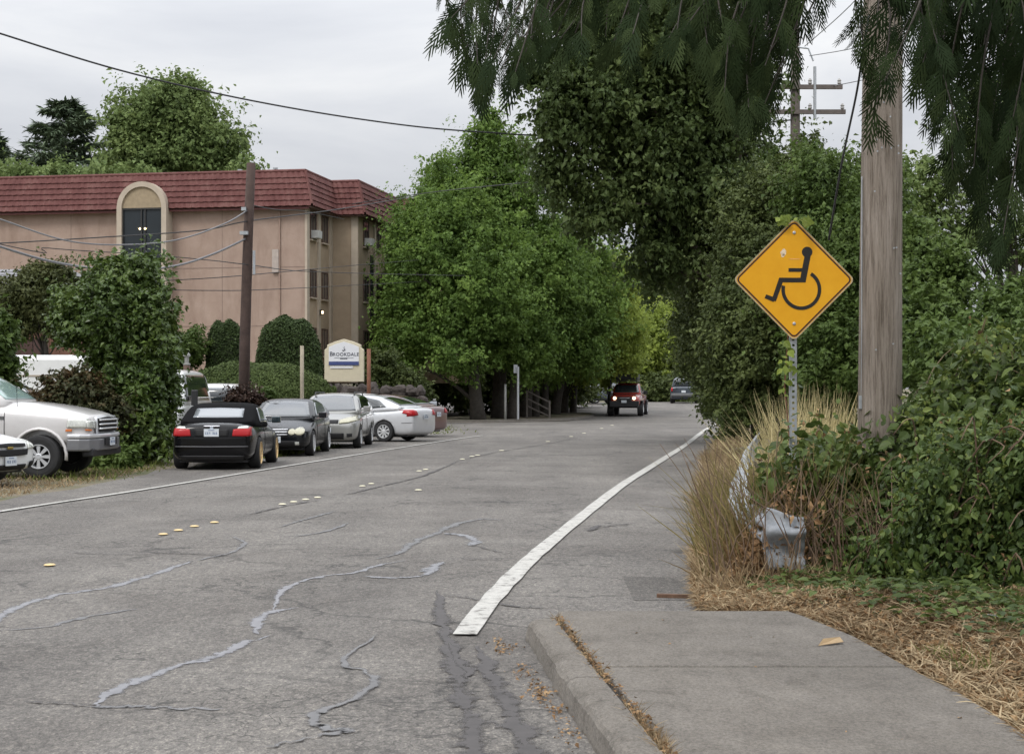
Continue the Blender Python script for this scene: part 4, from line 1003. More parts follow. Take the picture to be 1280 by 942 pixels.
for zc in (9.95,7.02,4.08):
    for y_ in (5.75,8.3,10.3,12.1): side_window(1.5, y_, zc, ac=(zc > 9 and y_ in (5.75,)))
mb = MB(); mb.box((1.53,6.9,5.6),(.06,.5,6.6)); mb.build('window', WG, BR)
for (x_, y_, z_) in ((.22,2.05,5.6),(1.72,7.4,5.0)):
    mb = MB(); mb.box((x_-.08,y_,z_),(.12,.14,.26)); q = mb.build('wall_lamp', BLACKP, BR)
    mb = MB(); mb.lathe([(.02,-.07),(.055,-.04),(.055,.04),(.02,.07)], 10, None, (x_+.02,y_,z_)); mb.build('bulb', LB, q)
mb = MB(); mb.box((-1.55,-.08,8.1),(.34,.14,1.15)); mb.build('meter_box', simple('meter_box', (.42,.36,.32), .7), BR)
for (x_, h_) in ((-29.5,.5),(-14.9,.25),(-4.0,.3),(-2.1,.35)):
    mb = MB(); mb.tube([(x_,1.5,ze+.4),(x_,1.5,zt+h_)], .05, 6); mb.box((x_,1.5,zt+h_+.04),(.2,.2,.08)); mb.build('roof_vent', GREY, BR)

# brown garage block at the left
gx = P(0,400,62).x
GB = empty('garage', (-21.3,62,.9), R(-6)); tag(GB, 'low brown garage with grey shingle roof behind the white trailer at the left', 'garage')
mb = MB(); mb.box((0,3,2.2),(9.4,6,4.4)); mb.build('wall', simple('brown_boards', (.17,.085,.06), .85, var=.2, vs=2), GB)
mb = MB()
for x_ in (-4.6,-3.0,-1.4,.2,1.8,3.4,4.65): mb.box((x_,-.03,2.2),(.14,.06,4.4))
mb.build('trim_board', simple('pink_trim', (.42,.30,.25), .8), GB)
mb = MB(); mb.box((2.6,-.02,1.4),(1.3,.05,2.6)); mb.build('garage_door', simple('door_dark', (.07,.035,.03), .7), GB)
mb = MB()
for k in range(10):
    s0, s1 = k/10, (k+1.1)/10
    a_ = Vector((-5.2,-.7,4.15)).lerp(Vector((-5.2,3,5.6)), s0); b_ = Vector((-5.2,-.7,4.15)).lerp(Vector((-5.2,3,5.6)), s1)
    mb.add([(-5.2,a_.y,a_.z+.05),(5.2-s0*2,a_.y,a_.z+.05),(5.2-s1*2,b_.y,b_.z+.01),(-5.2,b_.y,b_.z+.01),(-5.2,a_.y,a_.z-.05),(5.2-s0*2,a_.y,a_.z-.05)], [(0,1,2,3),(4,5,1,0)])
mb.add([(5.2,-.7,4.1),(5.2,6.7,4.1),(3.2,3,5.6)], [(0,1,2)]); mb.add([(-5.2,6.7,4.1),(5.2,6.7,4.1),(3.2,3,5.6),(-5.2,3,5.6)], [(0,1,2,3)])
mb.build('roof', simple('grey_shingle', (.22,.22,.23), .9, var=.2, vs=4), GB)

# white trailer
TR = empty('travel_trailer', (-14.9,53,.55), R(-2)); tag(TR, 'long white travel trailer parked between the garage and the tall laurel', 'trailer')
mb = MB(); mb.box((0,0,1.35),(7.2,2.3,1.75)); mb.build('body', WHITEP, TR, bevel=.16)
mb = MB(); mb.box((0,-1.16,1.55),(7.0,.02,.05)); mb.build('side_stripe', simple('stripe_tan', (.35,.3,.24), .6, var=0), TR)
for x_ in (2.1,-1.6):
    mb = MB(); mb.box((x_,-1.16,1.12),(1.1,.04,.42)); mb.build('window', GLASS, TR)
for x_ in (-.5,.4):
    mb = MB(); mb.lathe([(.33,0),(.33,.2)], 20, Matrix.Rotation(R(90), 3, 'X'), (x_,-.9,.33-.45+.0)); mb.build('wheel', RUBBER, TR)
mb = MB(); mb.box((0,0,.35),(6.8,1.9,.3)); mb.build('chassis', BLACKP, TR)

# ------------------------------------------------------------ community sign
mb = MB(); S = empty('entrance_sign', P(430.5,474,66), R(-3))
tag(S, 'cream and white BROOKDALE entrance sign with blue band on the rock wall', 'sign')
k = 66/2000
SIGNC = simple('sign_cream', (.60,.54,.40), .7, var=.06)
hw = 24.5*k
mb.prism([(-hw,-.1),(hw,-.1),(hw,1.22),(hw*.86,1.30),(hw*.86,1.42),(hw*.45,1.56),(0,1.66),(-hw*.45,1.56),(-hw*.86,1.42),(-hw*.86,1.30),(-hw,1.22)], .26, MX, (0,.13,0)); mb.build('panel', SIGNC, S, bevel=.02)
mb = MB(); fw = hw*.77; mb.prism([(-fw,.62),(fw,.62),(fw,1.33),(fw*.6,1.44),(0,1.55),(-fw*.6,1.44),(-fw,1.33)], .03, MX, (0,-.13,0)); fc = mb.build('face', simple('sign_white', (.74,.75,.78), .4, var=.02), S)
mb = MB(); mb.box((0,-.165,.66),(fw*2,.012,.15)); mb.build('blue_band', simple('sign_blue', (.05,.07,.20), .5, var=0), S)
mb = MB(); mb.box((-.1,-.150,.50),(fw*1.5,.012,.10)); mb.build('lower_panel', simple('sign_white2', (.7,.7,.7), .5, var=0), S)
TXT = simple('sign_text', (.06,.065,.09), .6, var=0)
def text(body, size, loc, mat, parent, name='lettering', ext=.004, ob=0):
    c = bpy.data.curves.new(name, 'FONT'); c.body = body; c.size = size; c.extrude = ext; c.align_x = 'CENTER'; c.offset = ob; c.space_character = 1.08
    o = bpy.data.objects.new(name, c); COL.objects.link(o); o.parent = parent; o.location = loc; o.rotation_euler = (R(90),0,0)
    me = baked(o); bpy.data.objects.remove(o); o = link_mesh(name, me, mat, parent); o.location = loc; o.rotation_euler = (R(90),0,0); return o
text('B', .25, (-.52,-.167,.965), TXT, S, ob=.001); text('ROOKDALE', .195, (.085,-.167,.965), TXT, S, ob=.001)
# serifs under the capitals
mb = MB(); mb.box((0,-.167,.885),(fw*1.3,.006,.008)); mb.box((0,-.168,.855),(.30,.006,.03))
mb.build('small_line', TXT, S)
mb = MB(); mb.tube([(-.05,-.168,1.17),(.02,-.168,1.19),(.05,-.168,1.24),(.0,-.168,1.28),(.03,-.168,1.35)], [.012,.016,.014,.012,.006], 6); mb.tube([(-.06,-.168,1.20),(.07,-.168,1.20)], .008, 5); mb.build('emblem', TXT, S)

# rock retaining wall
def rock(mb, c, s, rng):
    bm = bmesh.new(); bmesh.ops.create_icosphere(bm, subdivisions=2, radius=1)
    ph = rng.random(6)*6
    for v_ in bm.verts:
        p = v_.co; q = 1+.18*math.sin(p.x*3+ph[0])+.16*math.sin(p.y*4+ph[1])+.15*math.sin(p.z*3.5+ph[2])
        v_.co = Vector((p.x*s[0]*q, p.y*s[1]*q, p.z*s[2]*q))
    mb.add([(v_.co.x+c[0], v_.co.y+c[1], v_.co.z+c[2]) for v_ in bm.verts], [tuple(v.index for v in f.verts) for f in bm.faces]); bm.free()
ROCK = simple('basalt', (.050,.040,.035), .9, var=.5, vs=4, bumps=.8)
rng = np.random.default_rng(5); RW = empty('rock_wall', (0,64,0)); tag(RW, 'dark boulder retaining wall under the entrance sign', 'wall')
mb = MB()
for r in range(4):
    for k_ in range(15):
        px = 395+k_*9.2+rng.random()*6; zz = .25+r*.42+rng.random()*.1
        if r == 4 and px < 440: continue
        x_ = (px-640)/2000*65; rock(mb, (x_, r*.18+rng.random()*.2, zz), (.24+.1*rng.random(),.3,.24+.08*rng.random()), rng)
mb.build('boulders', ROCK, RW)

# ------------------------------------------------------------ posts, poles, wires
WOODD = simple('dark_pole_wood', (.065,.042,.035), .9, var=.4, vs=4, bumps=.8); WOODR = simple('reddish_post', (.20,.085,.05), .85, var=.25, vs=4); WOODP = simple('pale_post', (.33,.29,.22), .85, var=.2, vs=5)
def post(name, label, cat, pts, r, mat, n=10, rtop=None):
    root = Vector(pts[0]); o = MB(); q = [Vector(p)-root for p in pts]; m_ = len(q)
    o.tube(q, [r+((rtop or r)-r)*i/(m_-1) for i in range(m_)], n); ob = o.build(name, mat, smooth=True); ob.location = root; tag(ob, label, cat); return ob
POLY = 47.0
pl = P(309,486,POLY); top = P(314,204,POLY)
LP = empty('utility_pole', (pl.x-.12,POLY,0)); tag(LP, 'dark brown wooden utility pole standing behind the black convertible and coupe', 'utility pole')
mb = MB(); mb.tube([(0,0,-.3),(.05,0,3),(.14,0,6),(top.x-pl.x+.12,0,top.z)], [.17,.16,.145,.13], 14); mb.build('pole_shaft', WOODD, LP, smooth=True)
mb = MB(); mb.box((.05,-.16,P(0,262,POLY).z),(.14,.12,.1)); mb.box((.06,-.18,P(0,292,POLY).z),(.24,.14,.1)); mb.build('cable_clamp', GREY, LP)
mb = MB(); mb.box((.32,0,P(0,328,POLY).z),(.07,.07,.7)); mb.build('conduit', GREY, LP)
# right-hand main pole
WG1, t, b = base_mat('weathered_pole'); v = coords(t, 'Object', (9,9,.5))
c = ramp(t, noise(t, 2.2, 8, .75, v, .3), [(.28, (.12,.098,.08)), (.42, (.26,.22,.18)), (.58, (.36,.31,.265)), (.75, (.46,.41,.36))])
c = mix(t, .8, c, ramp(t, noise(t, 7, 4, .8, coords(t, 'Object', (10,10,.35))), [(.38, (.45,.42,.4)), (.5, (1,1,1))]), 'MULTIPLY')
t.links.new(c, b.inputs['Base Color']); setp(b, None, .9, 0, .2); bump(t, b, noise(t, 5, 8, .8, v), 1.0, .03)
YP = 14.6; kx = YP/2000
bx = (1101-640)*kx
RP = empty('utility_pole', (bx,YP,.2)); tag(RP, 'thick weathered grey wooden utility pole rising from the brambles beside the yellow sign', 'utility pole')
mb = MB(); mb.tube([(-.03,0,-.3),(-.01,0,1),(0,0,2.5),(.02,0,5),(.03,0,8),(.05,0,11)], [.205,.20,.19,.175,.165,.15], 28); o = mb.build('pole_shaft', WG1, RP, smooth=True)
mb = MB(); mb.tube([(-.19,-.06,.5),(-.185,-.06,3.4)], .006, 6); mb.box((-.20,-.06,1.35),(.02,.04,.12)); 
mb.build('ground_wire', GREY, RP)
mb = MB()
for k_ in range(14): mb.lathe([(.008,0),(.008,.006)], 8, Matrix.Rotation(R(90), 3, 'X'), (random.uniform(-.12,.14), -.186+.0*k_, random.uniform(1.4,4.2)))
mb.build('nail', GREY, RP)
# far right pole with crossarms
YQ = 52.0
a = P(994,180,YQ); FPL = empty('utility_pole', (a.x,YQ,0)); tag(FPL, 'far wooden power pole with two crossarms above the hedge trees', 'utility pole')
zt_ = P(0,-6,YQ).z
mb = MB(); mb.tube([(0,0,0),(0,0,zt_*.5),(0,0,zt_)], [.19,.17,.14], 12); mb.build('pole_shaft', WOODP if False else simple('far_pole_wood', (.09,.075,.065), .9, var=.3), FPL, smooth=True)
for (yy, x0, x1) in ((110,-1.4,1.5),(141,-1.2,1.6)):
    z_ = P(0,yy,YQ).z; mb = MB(); mb.box(((x0+x1)/2,-.16,z_),(x1-x0,.11,.14)); arm = mb.build('crossarm', WOODP if False else simple('arm_wood', (.13,.11,.1), .9, var=.2), FPL)
    mb = MB()
    for x_ in (x0+.1,.45,x1-.1): mb.lathe([(.03,0),(.07,.05),(.05,.1),(.07,.13),(.03,.2)], 10, None, (x_,-.16,z_+.07))
    mb.build('insulator', simple('insulator', (.35,.34,.33), .3, var=0), arm)
mb = MB(); mb.tube([(.6,-.2,P(0,150,YQ).z),(.6,-.2,P(0,85,YQ).z)], .05, 6); mb.tube([(.05,-.1,P(0,60,YQ).z),(.4,-.15,P(0,62,YQ).z),(.55,-.2,P(0,78,YQ).z)], .03, 6); mb.build('conduit', GREY, FPL)
# wires
CAB = simple('cable_black', (.03,.03,.032), .6, var=0); CABG = simple('cable_grey', (.20,.20,.21), .5, var=0)
def wire(label, pts, r, mat=CAB, n=8):
    if pts[0].x/pts[0].y < -.33: pts = [pts[0]+(pts[0]-pts[1])*9+Vector((0,0,2.0))]+list(pts)
    q = smooth_path(pts, n); r0 = q[0].copy(); mb = MB(); mb.tube([p-r0 for p in q], r, 6)
    o = mb.build('overhead_cable', mat, smooth=True); o.location = r0; tag(o, label, 'cable', 'overhead cables'); return o
wire('thick cable sagging across the sky from upper left to dark maple', [P(-60,22,36),P(0,42,37),P(150,88,39),P(300,123,41),P(450,149,43),P(585,164,45),P(760,170,48),P(990,150,52)], .024)
wire('thick twisted cable sagging low from the dark pole across the arched window', [P(-60,285,40),P(0,308,41),P(70,328,42.5),P(150,338,43.5),P(215,333,44.5),P(265,318,46),P(312,296,47)], .034, CABG)
wire('cable climbing steeply to the top clamp of the dark pole', [P(-60,255,40),P(0,274,41),P(80,300,42),P(150,306,43.5),P(220,300,45),P(280,280,46),P(312,261,47)], .022, CABG)
wire('thin cable crossing the tan wall just below the eave to the pole', [P(-60,306,46),P(0,304,46),P(120,297,46.5),P(250,288,47),P(312,276,47),P(420,262,56),P(520,245,68)], .018)
wire('thin cable from the pole clamp back to the building corner under the eave', [P(314,256,47),P(345,262,55),P(381,264,66),P(430,274,76)], .014)
wire('thin cable running level across the wall halfway up', [P(-40,296,44),P(60,310,45),P(180,318,46),P(260,325,46.5),P(312,331,47),P(400,340,60),P(600,345,80)], .014)
wire('lowest thin cable across the wall between laurel and pole', [P(200,362,46),P(260,363,47),P(330,362,52),P(450,356,70),P(560,350,84)], .014)
wire('thin cable crossing above the lowest one, sloping up to the right', [P(200,351,46),P(270,347,47),P(340,341,52),P(450,331,70),P(560,322,84)], .014)
wire('thin wire at the top of the gap between building and maple', [P(440,255,80),P(500,246,76),P(560,238,70),P(660,228,60)], .02)
wire('slack black cable hanging from the cedar past the yellow sign', [P(1086,20,14),P(1078,70,14),P(1070,120,14.3),P(1052,205,14.6),P(1036,300,15)], .010)
for k_, (x0, y0, x1, y1) in enumerate(((1006,58,1120,-60),(1012,70,1140,30),(1040,108,1180,60))):
    wire(('upper','middle','lower')[k_]+' thin wire leaving the far power pole to the right', [P(x0,y0,YQ),P((x0+x1)/2,(y0+y1)/2+8,46),P(x1,y1,40)], .014, CABG, 5)
# small roadside posts
g = lambda px, Y, z=0: Vector(((px-640)/2000*Y, Y, z))
post('post', 'tall pale wooden post standing between the coupe and the clipped mound', 'post', [g(377.5,58,.6),P(377.5,432,58)], .07, WOODP)
post('post', 'reddish wooden post to the right of the entrance sign', 'post', [g(461,62,.6),P(461,436,62)], .075, WOODR)
post('post', 'short pale post behind the windscreen gap of the convertible and coupe', 'post', [g(321,47.5,0),P(321,481,47.5)], .05, WOODP)
BO = empty('bollard_light', g(233.5,51)); tag(BO, 'brown post with a small lantern on top behind the convertible', 'lamp post')
z_ = P(0,456,51).z; mb = MB(); mb.tube([(0,0,0),(0,0,z_)], .11, 10); mb.build('post_shaft', simple('post_brown', (.10,.06,.045), .8), BO, smooth=True)
mb = MB(); mb.lathe([(.12,0),(.12,.04),(.07,.06),(.07,.26),(.12,.28),(.11,.34),(.03,.42)], 12, None, (0,0,z_)); mb.build('lantern', simple('lantern_grey', (.25,.25,.24), .5), BO)
MBX = empty('mailbox', g(537,70.5,.1)); tag(MBX, 'grey mailbox on a post at the mouth of the driveway', 'mailbox')
z_ = P(0,505,70.5).z
mb = MB(); n = 10; mb.prism([(-.13,0),(.13,0)]+[(.13*math.cos(math.pi*q/n), .14+.12*math.sin(math.pi*q/n)) for q in range(n+1)], .62, Matrix.Rotation(R(90), 3, 'Z') @ Matrix.Rotation(R(90), 3, 'X'), (-.31,0,z_-.1-.13)); mb.build('box', simple('mailbox_grey', (.36,.38,.41), .5, .2), MBX)
mb = MB(); mb.box((0,0,(z_-.25)/2),(.09,.09,z_-.22)); mb.build('post_shaft', WOODP, MBX); mb = MB(); mb.box((.22,-.14,z_+.10),(.12,.02,.08)); mb.build('flag', simple('flag_grey', (.4,.4,.4), .5), MBX)
SS = empty('sign_post', g(647.5,80.5)); tag(SS, 'thin grey sign post with a sign seen edge-on in front of the maple trunks', 'sign post')
mb = MB(); mb.tube([(0,0,0),(0,0,P(0,458,80.5).z)], .055, 8); mb.build('post_shaft', GREY, SS); mb = MB(); mb.box((-.12,0,P(0,461,80.5).z),(.5,.03,.42), R(70)); mb.build('sign_plate', simple('plate_grey', (.42,.44,.46), .5, .4), SS)
post('post', 'short whitish post just left of the thin grey sign post', 'post', [g(631.5,82),P(631.5,480,82)], .06, simple('post_white', (.42,.42,.40), .7))
RL = empty('stair_railing', g(674,86)); tag(RL, 'weathered wooden railing slanting down among the maple trunks', 'railing')
mb = MB()
for x0, z0_, x1, z1_ in ((-.65,1.55,.55,.95),(-.65,1.15,.55,.55),(-.65,.75,.55,.2)): mb.tube([(x0,0,z0_),(x1,-.5,z1_)], .05, 6)
mb.build('rail', simple('rail_wood', (.17,.15,.135), .9), RL)
for x_, y_, h in ((-.65,0,1.6),(.55,-.5,1.05)):
    mb = MB(); mb.box((x_,y_,h/2),(.1,.1,h)); mb.build('railing_post', simple('rail_wood', (.17,.15,.135), .9), RL)

# ------------------------------------------------------------ yellow wheelchair sign
YS = 14.1
c = P(992.5,349.5,YS); WS = empty('warning_sign', (c.x,YS,0), R(2)); WS.rotation_euler = (0,0,R(2)); tag(WS, 'yellow diamond warning sign with black wheelchair symbol on a perforated steel post', 'road sign')
SY, t, b = base_mat('sign_yellow'); v = coords(t)
t.links.new(ramp(t, noise(t, 5, 5, .7, v), [(.3, (.70,.325,.006)), (.7, (.76,.375,.012))]), b.inputs['Base Color']); setp(b, None, .45, 0, .4)
SB = simple('sign_border', (.045,.014,.01), .5, var=.2, vs=30); SBL = simple('sign_black', (.012,.011,.010), .45, var=0); SBK = simple('sign_edge', (.45,.36,.22), .5, .2, var=.3, vs=20)
zc = c.z; hd = .540
def rdiam(h, r, n=6):
    pts = []
    for q in range(4):
        a0 = q*math.pi/2; cx_, cz_ = (h-r*1.4142)*math.cos(a0), (h-r*1.4142)*math.sin(a0)
        for k in range(n+1):
            th = a0-math.pi/4+k/n*math.pi/2; pts.append((cx_+r*math.cos(th), cz_+r*math.sin(th)))
    return pts
def ringprism(h0, h1, r0, r1, d, y, mat, name):
    o_, q = rdiam(h1, r1), rdiam(h0, r0); m_ = len(o_); mb = MB()
    for yy in (y, y-d):
        for p in o_: mb.v.append((p[0],yy,zc+p[1]))
        for p in q: mb.v.append((p[0],yy,zc+p[1]))
    for k in range(m_):
        k2 = (k+1) % m_
        mb.f += [(k,k2,m_+k2,m_+k),(2*m_+k,3*m_+k,3*m_+k2,2*m_+k2),(k,2*m_+k,2*m_+k2,k2),(m_+k,m_+k2,3*m_+k2,3*m_+k)]
    return mb.build(name, mat, WS)
mb = MB(); mb.prism(rdiam(hd, .045), .004, MX, (0,0,zc)); plate_ = mb.build('sign_plate', SY, WS)
ringprism(hd-.012, hd+.002, .045, .047, .0055, .0005, SBK, 'plate_edge')
ringprism(hd-.040, hd-.020, .030, .042, .0012, -.0042, SB, 'border_line')
s_ = .00236
def px2(pts): return [((x-391)*s_, (323-y)*s_) for x, y in pts]
sy = MB()
def sp(pts, k=0):
    q = px2(pts); A_ = sum(q[i][0]*q[(i+1)%len(q)][1]-q[(i+1)%len(q)][0]*q[i][1] for i in range(len(q)))
    if A_ < 0: q = q[::-1]
    sy.prism(q, .0012+k*.0004, MX, (0,-.0042,zc))
sp([(440+20*math.cos(i*math.pi/12), 220+20*math.sin(i*math.pi/12)) for i in range(24)])
sp([(430,236),(453,236),(434,333),(420,333),(414,318)],1); sp([(370,280),(428,280),(425,294),(370,294)],2)
sp([(335,316),(432,316),(430,333),(338,333)],3); sp([(335,316),(352,322),(322,404),(306,400)],4); sp([(286,378),(318,390),(314,406),(280,392)],5)
arc = []
for k_ in range(29):
    th = R(-58+k_*(250/28)); arc.append((418+75*math.cos(th), 360+76*math.sin(th)))
for k_ in range(28,-1,-1):
    th = R(-58+k_*(250/28)); arc.append((418+62*math.cos(th), 360+63*math.sin(th)))
q = px2(arc); m_ = 29; mb2 = sy; b0 = len(sy.v)
for yy in (-.0042,-.0070):
    for p in q: sy.v.append((p[0],yy,zc+p[1]))
for k_ in range(28):
    o1, o2, i1, i2 = k_, k_+1, 57-k_, 56-k_
    sy.f += [(b0+o1,b0+o2,b0+i2,b0+i1),(b0+58+o1,b0+58+i1,b0+58+i2,b0+58+o2),(b0+o1,b0+58+o1,b0+58+o2,b0+o2),(b0+i1,b0+i2,b0+58+i2,b0+58+i1)]
sy.build('wheelchair_symbol', SBL, WS)
# scuffs
mb = MB(); rg = random.Random(3)
def blob(cx_, cy_, rx, ry, mbx, n=11):
    q = px2([(cx_+rx*math.cos(2*math.pi*i/n)*rg.uniform(.6,1.1), cy_+ry*math.sin(2*math.pi*i/n)*rg.uniform(.6,1.1)) for i in range(n)])[::-1]
    mbx.prism(q, .001, MX, (0,-.0043,zc))
blob(352,222,12,15,mb); blob(349,232,9,8,mb); mb.build('paint_scuff', simple('scuff', (.75,.60,.42), .7, var=.3, vs=60), WS)
mb = MB();  blob(395,246,26,1.5,mb); mb.build('scratch', simple('scratch', (.75,.42,.16), .7, var=.2, vs=60), WS)
for zz in ((323-148)*s_, (323-487)*s_):
    mb = MB(); mb.lathe([(.014,0),(.014,.005),(.008,.008)], 14, MX, (.0,-.0042,zc+zz)); mb.build('bolt', GREY, WS)
# perforated post: a hat channel with real holes
mb = MB(); z0_, z1_ = .1, zc+hd-.08; nh = int((z1_-z0_)/.0508)
for k_ in range(nh):
    za = z0_+k_*.0508; mb.box((-.018,.028,za+.0254),(.013,.006,.0508)); mb.box((.018,.028,za+.0254),(.013,.006,.0508)); mb.box((0,.028,za+.0075),(.023,.006,.015)); mb.box((0,.028,za+.0435),(.023,.006,.015))
for x_ in (-.028,.028):
    mb.box((x_,.045,(z0_+z1_)/2),(.006,.04,z1_-z0_))
mb.build('sign_post', GREY, WS)

# crumpled guardrail end
GR = empty('guardrail', (2.05,13.0,0)); tag(GR, 'crumpled grey steel guardrail end half buried in dry brush', 'guardrail')
prof = [(-.155,0),(-.125,.0),(-.085,-.075),(-.035,-.075),(0,0),(.035,-.075),(.085,-.075),(.125,0),(.155,0)]
path = [(.08,-.05,.50,.0,.95),(.06,.9,.52,.3,.9),(.10,2.2,.60,.6,.9),(.38,4.0,.70,.5,1),(.72,6.0,.72,.2,1),(1.15,8.6,.74,.05,1),(1.75,12,.74,0,1),(2.6,17,.72,0,1)]
mb = MB(); q = []
for i in range(len(path)-1):
    for k_ in range(8):
        s = k_/8; q.append(tuple(path[i][j]*(1-s)+path[i+1][j]*s for j in range(5)))
q.append(path[-1]); rgn = random.Random(4)
for (x_, y_, z_, tw_, sc) in q:
    cr = 1+.25*math.sin(y_*6)*(y_ < 3); 
    for (h, d) in prof:
        dd = d*cr; hh = h*sc
        mb.v.append((x_+dd*math.cos(tw_)+hh*math.sin(tw_)+.008*math.sin(y_*9+h*14)*(y_ < 5), y_, z_+hh*math.cos(tw_)-dd*math.sin(tw_)))
m_ = len(prof)
for i in range(len(q)-1):
    for k_ in range(m_-1): mb.f.append((i*m_+k_, i*m_+k_+1, (i+1)*m_+k_+1, (i+1)*m_+k_))
GALV, t, b = base_mat('weathered_zinc'); v = coords(t)
zc_ = ramp(t, noise(t, 9, 7, .75, v), [(.3, (.18,.20,.22)), (.5, (.30,.32,.345)), (.7, (.42,.44,.47))])
zc_ = mix(t, ramp(t, noise(t, 5, 6, .8, coords(t, 'Object', (1,1,.4))), [(.58, (0,0,0)), (.68, (1,1,1))]), zc_, (.16,.115,.08))
t.links.new(zc_, b.inputs['Base Color']); setp(b, None, .72, .0, .25)
o = mb.build('rail', GALV, GR, smooth=True); md = o.modifiers.new('t','SOLIDIFY'); md.thickness = .005
# bent end shoe: a wide folded sheet facing the camera
mb = MB(); nu, nv = 14, 18
for j in range(nv+1):
    for i in range(nu+1):
        u, v_ = i/nu, j/nv
        x_ = -.03+u*.36+(1-u)*.07*abs(v_-.55)-(u)*.02*v_; z_ = .20+v_*.50-u*.06*v_+.015*math.sin(u*5+1)
        fold = .085*math.exp(-((v_-.62-.12*u)/.10)**2)*min(1, u*2.2)-.05*math.exp(-((v_-.40+.10*u)/.10)**2)+.012*math.sin(u*4+v_*3)
        mb.v.append((x_, -.06-fold-.02*u*(1-u), z_))
for j in range(nv):
    for i in range(nu): a_ = j*(nu+1)+i; mb.f.append((a_,a_+1,a_+nu+2,a_+nu+1))
o = mb.build('end_shoe', GALV, GR, smooth=True); md = o.modifiers.new('t','SOLIDIFY'); md.thickness = .005
for y_, x_ in ((5.2,.62),(9,1.25),(13,1.95)):
    mb = MB(); mb.box((x_+.16,y_,.4),(.15,.2,.9)); mb.build('rail_post', simple('rail_wood', (.17,.15,.135), .9), GR)
# ------------------------------------------------------------ vegetation
LM_MAPLE = leafmat('maple_leaf', (.048,.088,.026), (.105,.180,.048), (.22,.33,.09), .38, .5, .30)
LM_BRIGHT = leafmat('lime_leaf', (.11,.155,.035), (.20,.27,.06), (.34,.42,.11), .45, .5, .4)
LM_DARK = leafmat('dark_maple_leaf', (.028,.046,.017), (.058,.090,.032), (.13,.175,.068), .28, .5, .35)
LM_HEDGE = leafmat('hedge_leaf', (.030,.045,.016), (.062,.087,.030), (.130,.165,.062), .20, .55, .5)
LM_HEDGE2 = leafmat('shrub_leaf', (.035,.065,.018), (.07,.115,.03), (.13,.19,.06), .25, .5, .5)
LM_CLIP = leafmat('clipped_leaf', (.020,.035,.012), (.038,.064,.022), (.06,.095,.035), .12, .6, .6)
LM_MOUND = leafmat('mound_leaf', (.038,.058,.02), (.066,.098,.035), (.10,.14,.055), .12, .7, .5)
LM_LAUREL = leafmat('laurel_leaf', (.028,.05,.016), (.062,.105,.028), (.14,.20,.055), .18, .32, .8, .6)
LM_RED = leafmat('reddish_leaf', (.022,.028,.014), (.045,.052,.024), (.12,.06,.035), .15, .5, 1.2)
LM_PURPLE = leafmat('purple_leaf', (.022,.012,.012), (.04,.024,.022), (.07,.045,.035), .15, .5, 1.2)
LM_FAR = leafmat('far_tree_leaf', (.07,.11,.045), (.13,.19,.075), (.23,.30,.13), .3, .6, .25)
LM_CON = leafmat('conifer_needle', (.06,.09,.065), (.10,.14,.10), (.15,.20,.14), .05, .6, .3)
LM_BRAM = leafmat('bramble_leaf', (.028,.050,.014), (.060,.095,.026), (.13,.18,.055), .25, .45, 1.3, .4)
LM_IVY = leafmat('ivy_leaf', (.030,.055,.016), (.060,.10,.028), (.13,.18,.055), .2, .45, 1.6, .4)
LM_CEDAR = leafmat('cedar_spray', (.010,.018,.009), (.020,.034,.016), (.045,.066,.030), .10, .75, .8, .1)
LM_STRAW = leafmat('straw', (.13,.09,.06), (.28,.21,.145), (.50,.42,.32), .2, .7, 2.0, .2)
LM_LITTER = leafmat('dead_leaf', (.085,.05,.03), (.22,.135,.08), (.42,.30,.20), .1, .7, 2.0, .2)
LM_GRASS = leafmat('green_grass', (.06,.085,.025), (.12,.16,.045), (.23,.26,.10), .3, .6, 2.0, .3)
LM_PALE = leafmat('pale_grass', (.16,.16,.08), (.38,.33,.19), (.62,.55,.38), .3, .6, 2.0, .3)
LM_YOUNG = leafmat('young_leaf', (.07,.10,.03), (.14,.19,.055), (.25,.30,.10), .3, .45, 1.5, .4)
LM_WEED = leafmat('weed_blade', (.07,.075,.03), (.17,.15,.07), (.34,.27,.15), .3, .6, 2.5, .2)
TWIG = simple('dry_twig', (.15,.10,.065), .9, var=.35, vs=10); CANE = simple('bramble_cane', (.13,.10,.05), .7, var=.4, vs=4); STEMR = simple('reddish_stem', (.16,.065,.035), .7, var=.3, vs=4)

# centre maples along the left kerb
B = lambda px, Y: Vector(((px-640)/2000*Y, Y, 0))
GRP = 'maples along the left kerb'
tree('maple_tree', 'front left maple of the kerb row with darker hanging leaves beside the building', B(598,82), 9, .38,
    [lob(545,330,82,62,75),lob(515,400,82,48,55),lob(580,420,81,70,50),lob(560,270,83,45,60),lob(610,360,81,60,70),lob(520,300,84,35,60),lob(500,440,82,32,30)], 1300, 62, .17, .80, LM_MAPLE, BARKD, group=GRP, tmpl=T_BENT)
tree('maple_tree', 'tallest maple of the kerb row with a pointed light green top', B(624,86), 13.5, .42,
    [lob(622,215,86,36,40),lob(600,270,86,66,50),lob(650,265,86,50,50),lob(640,345,85,84,70),lob(612,180,86,14,30),lob(611,158,86,8,16),lob(650,420,85,78,46),lob(690,345,86,46,56),lob(562,222,86,28,26),lob(645,205,86,20,30),lob(590,195,86,16,22)], 1800, 62, .17, .85, LM_MAPLE, BARKD, group=GRP, tmpl=T_BENT)
tree('maple_tree', 'maple in the middle of the kerb row with bright yellow-green upper leaves', B(655,89), 10, .34,
    [lob(700,330,88,55,60),lob(720,390,88,58,55),lob(670,400,88,50,60),lob(735,350,89,45,45),lob(700,440,88,60,32)], 1000, 62, .17, .80, LM_BRIGHT if False else LM_MAPLE, BARKD, group=GRP, tmpl=T_BENT)
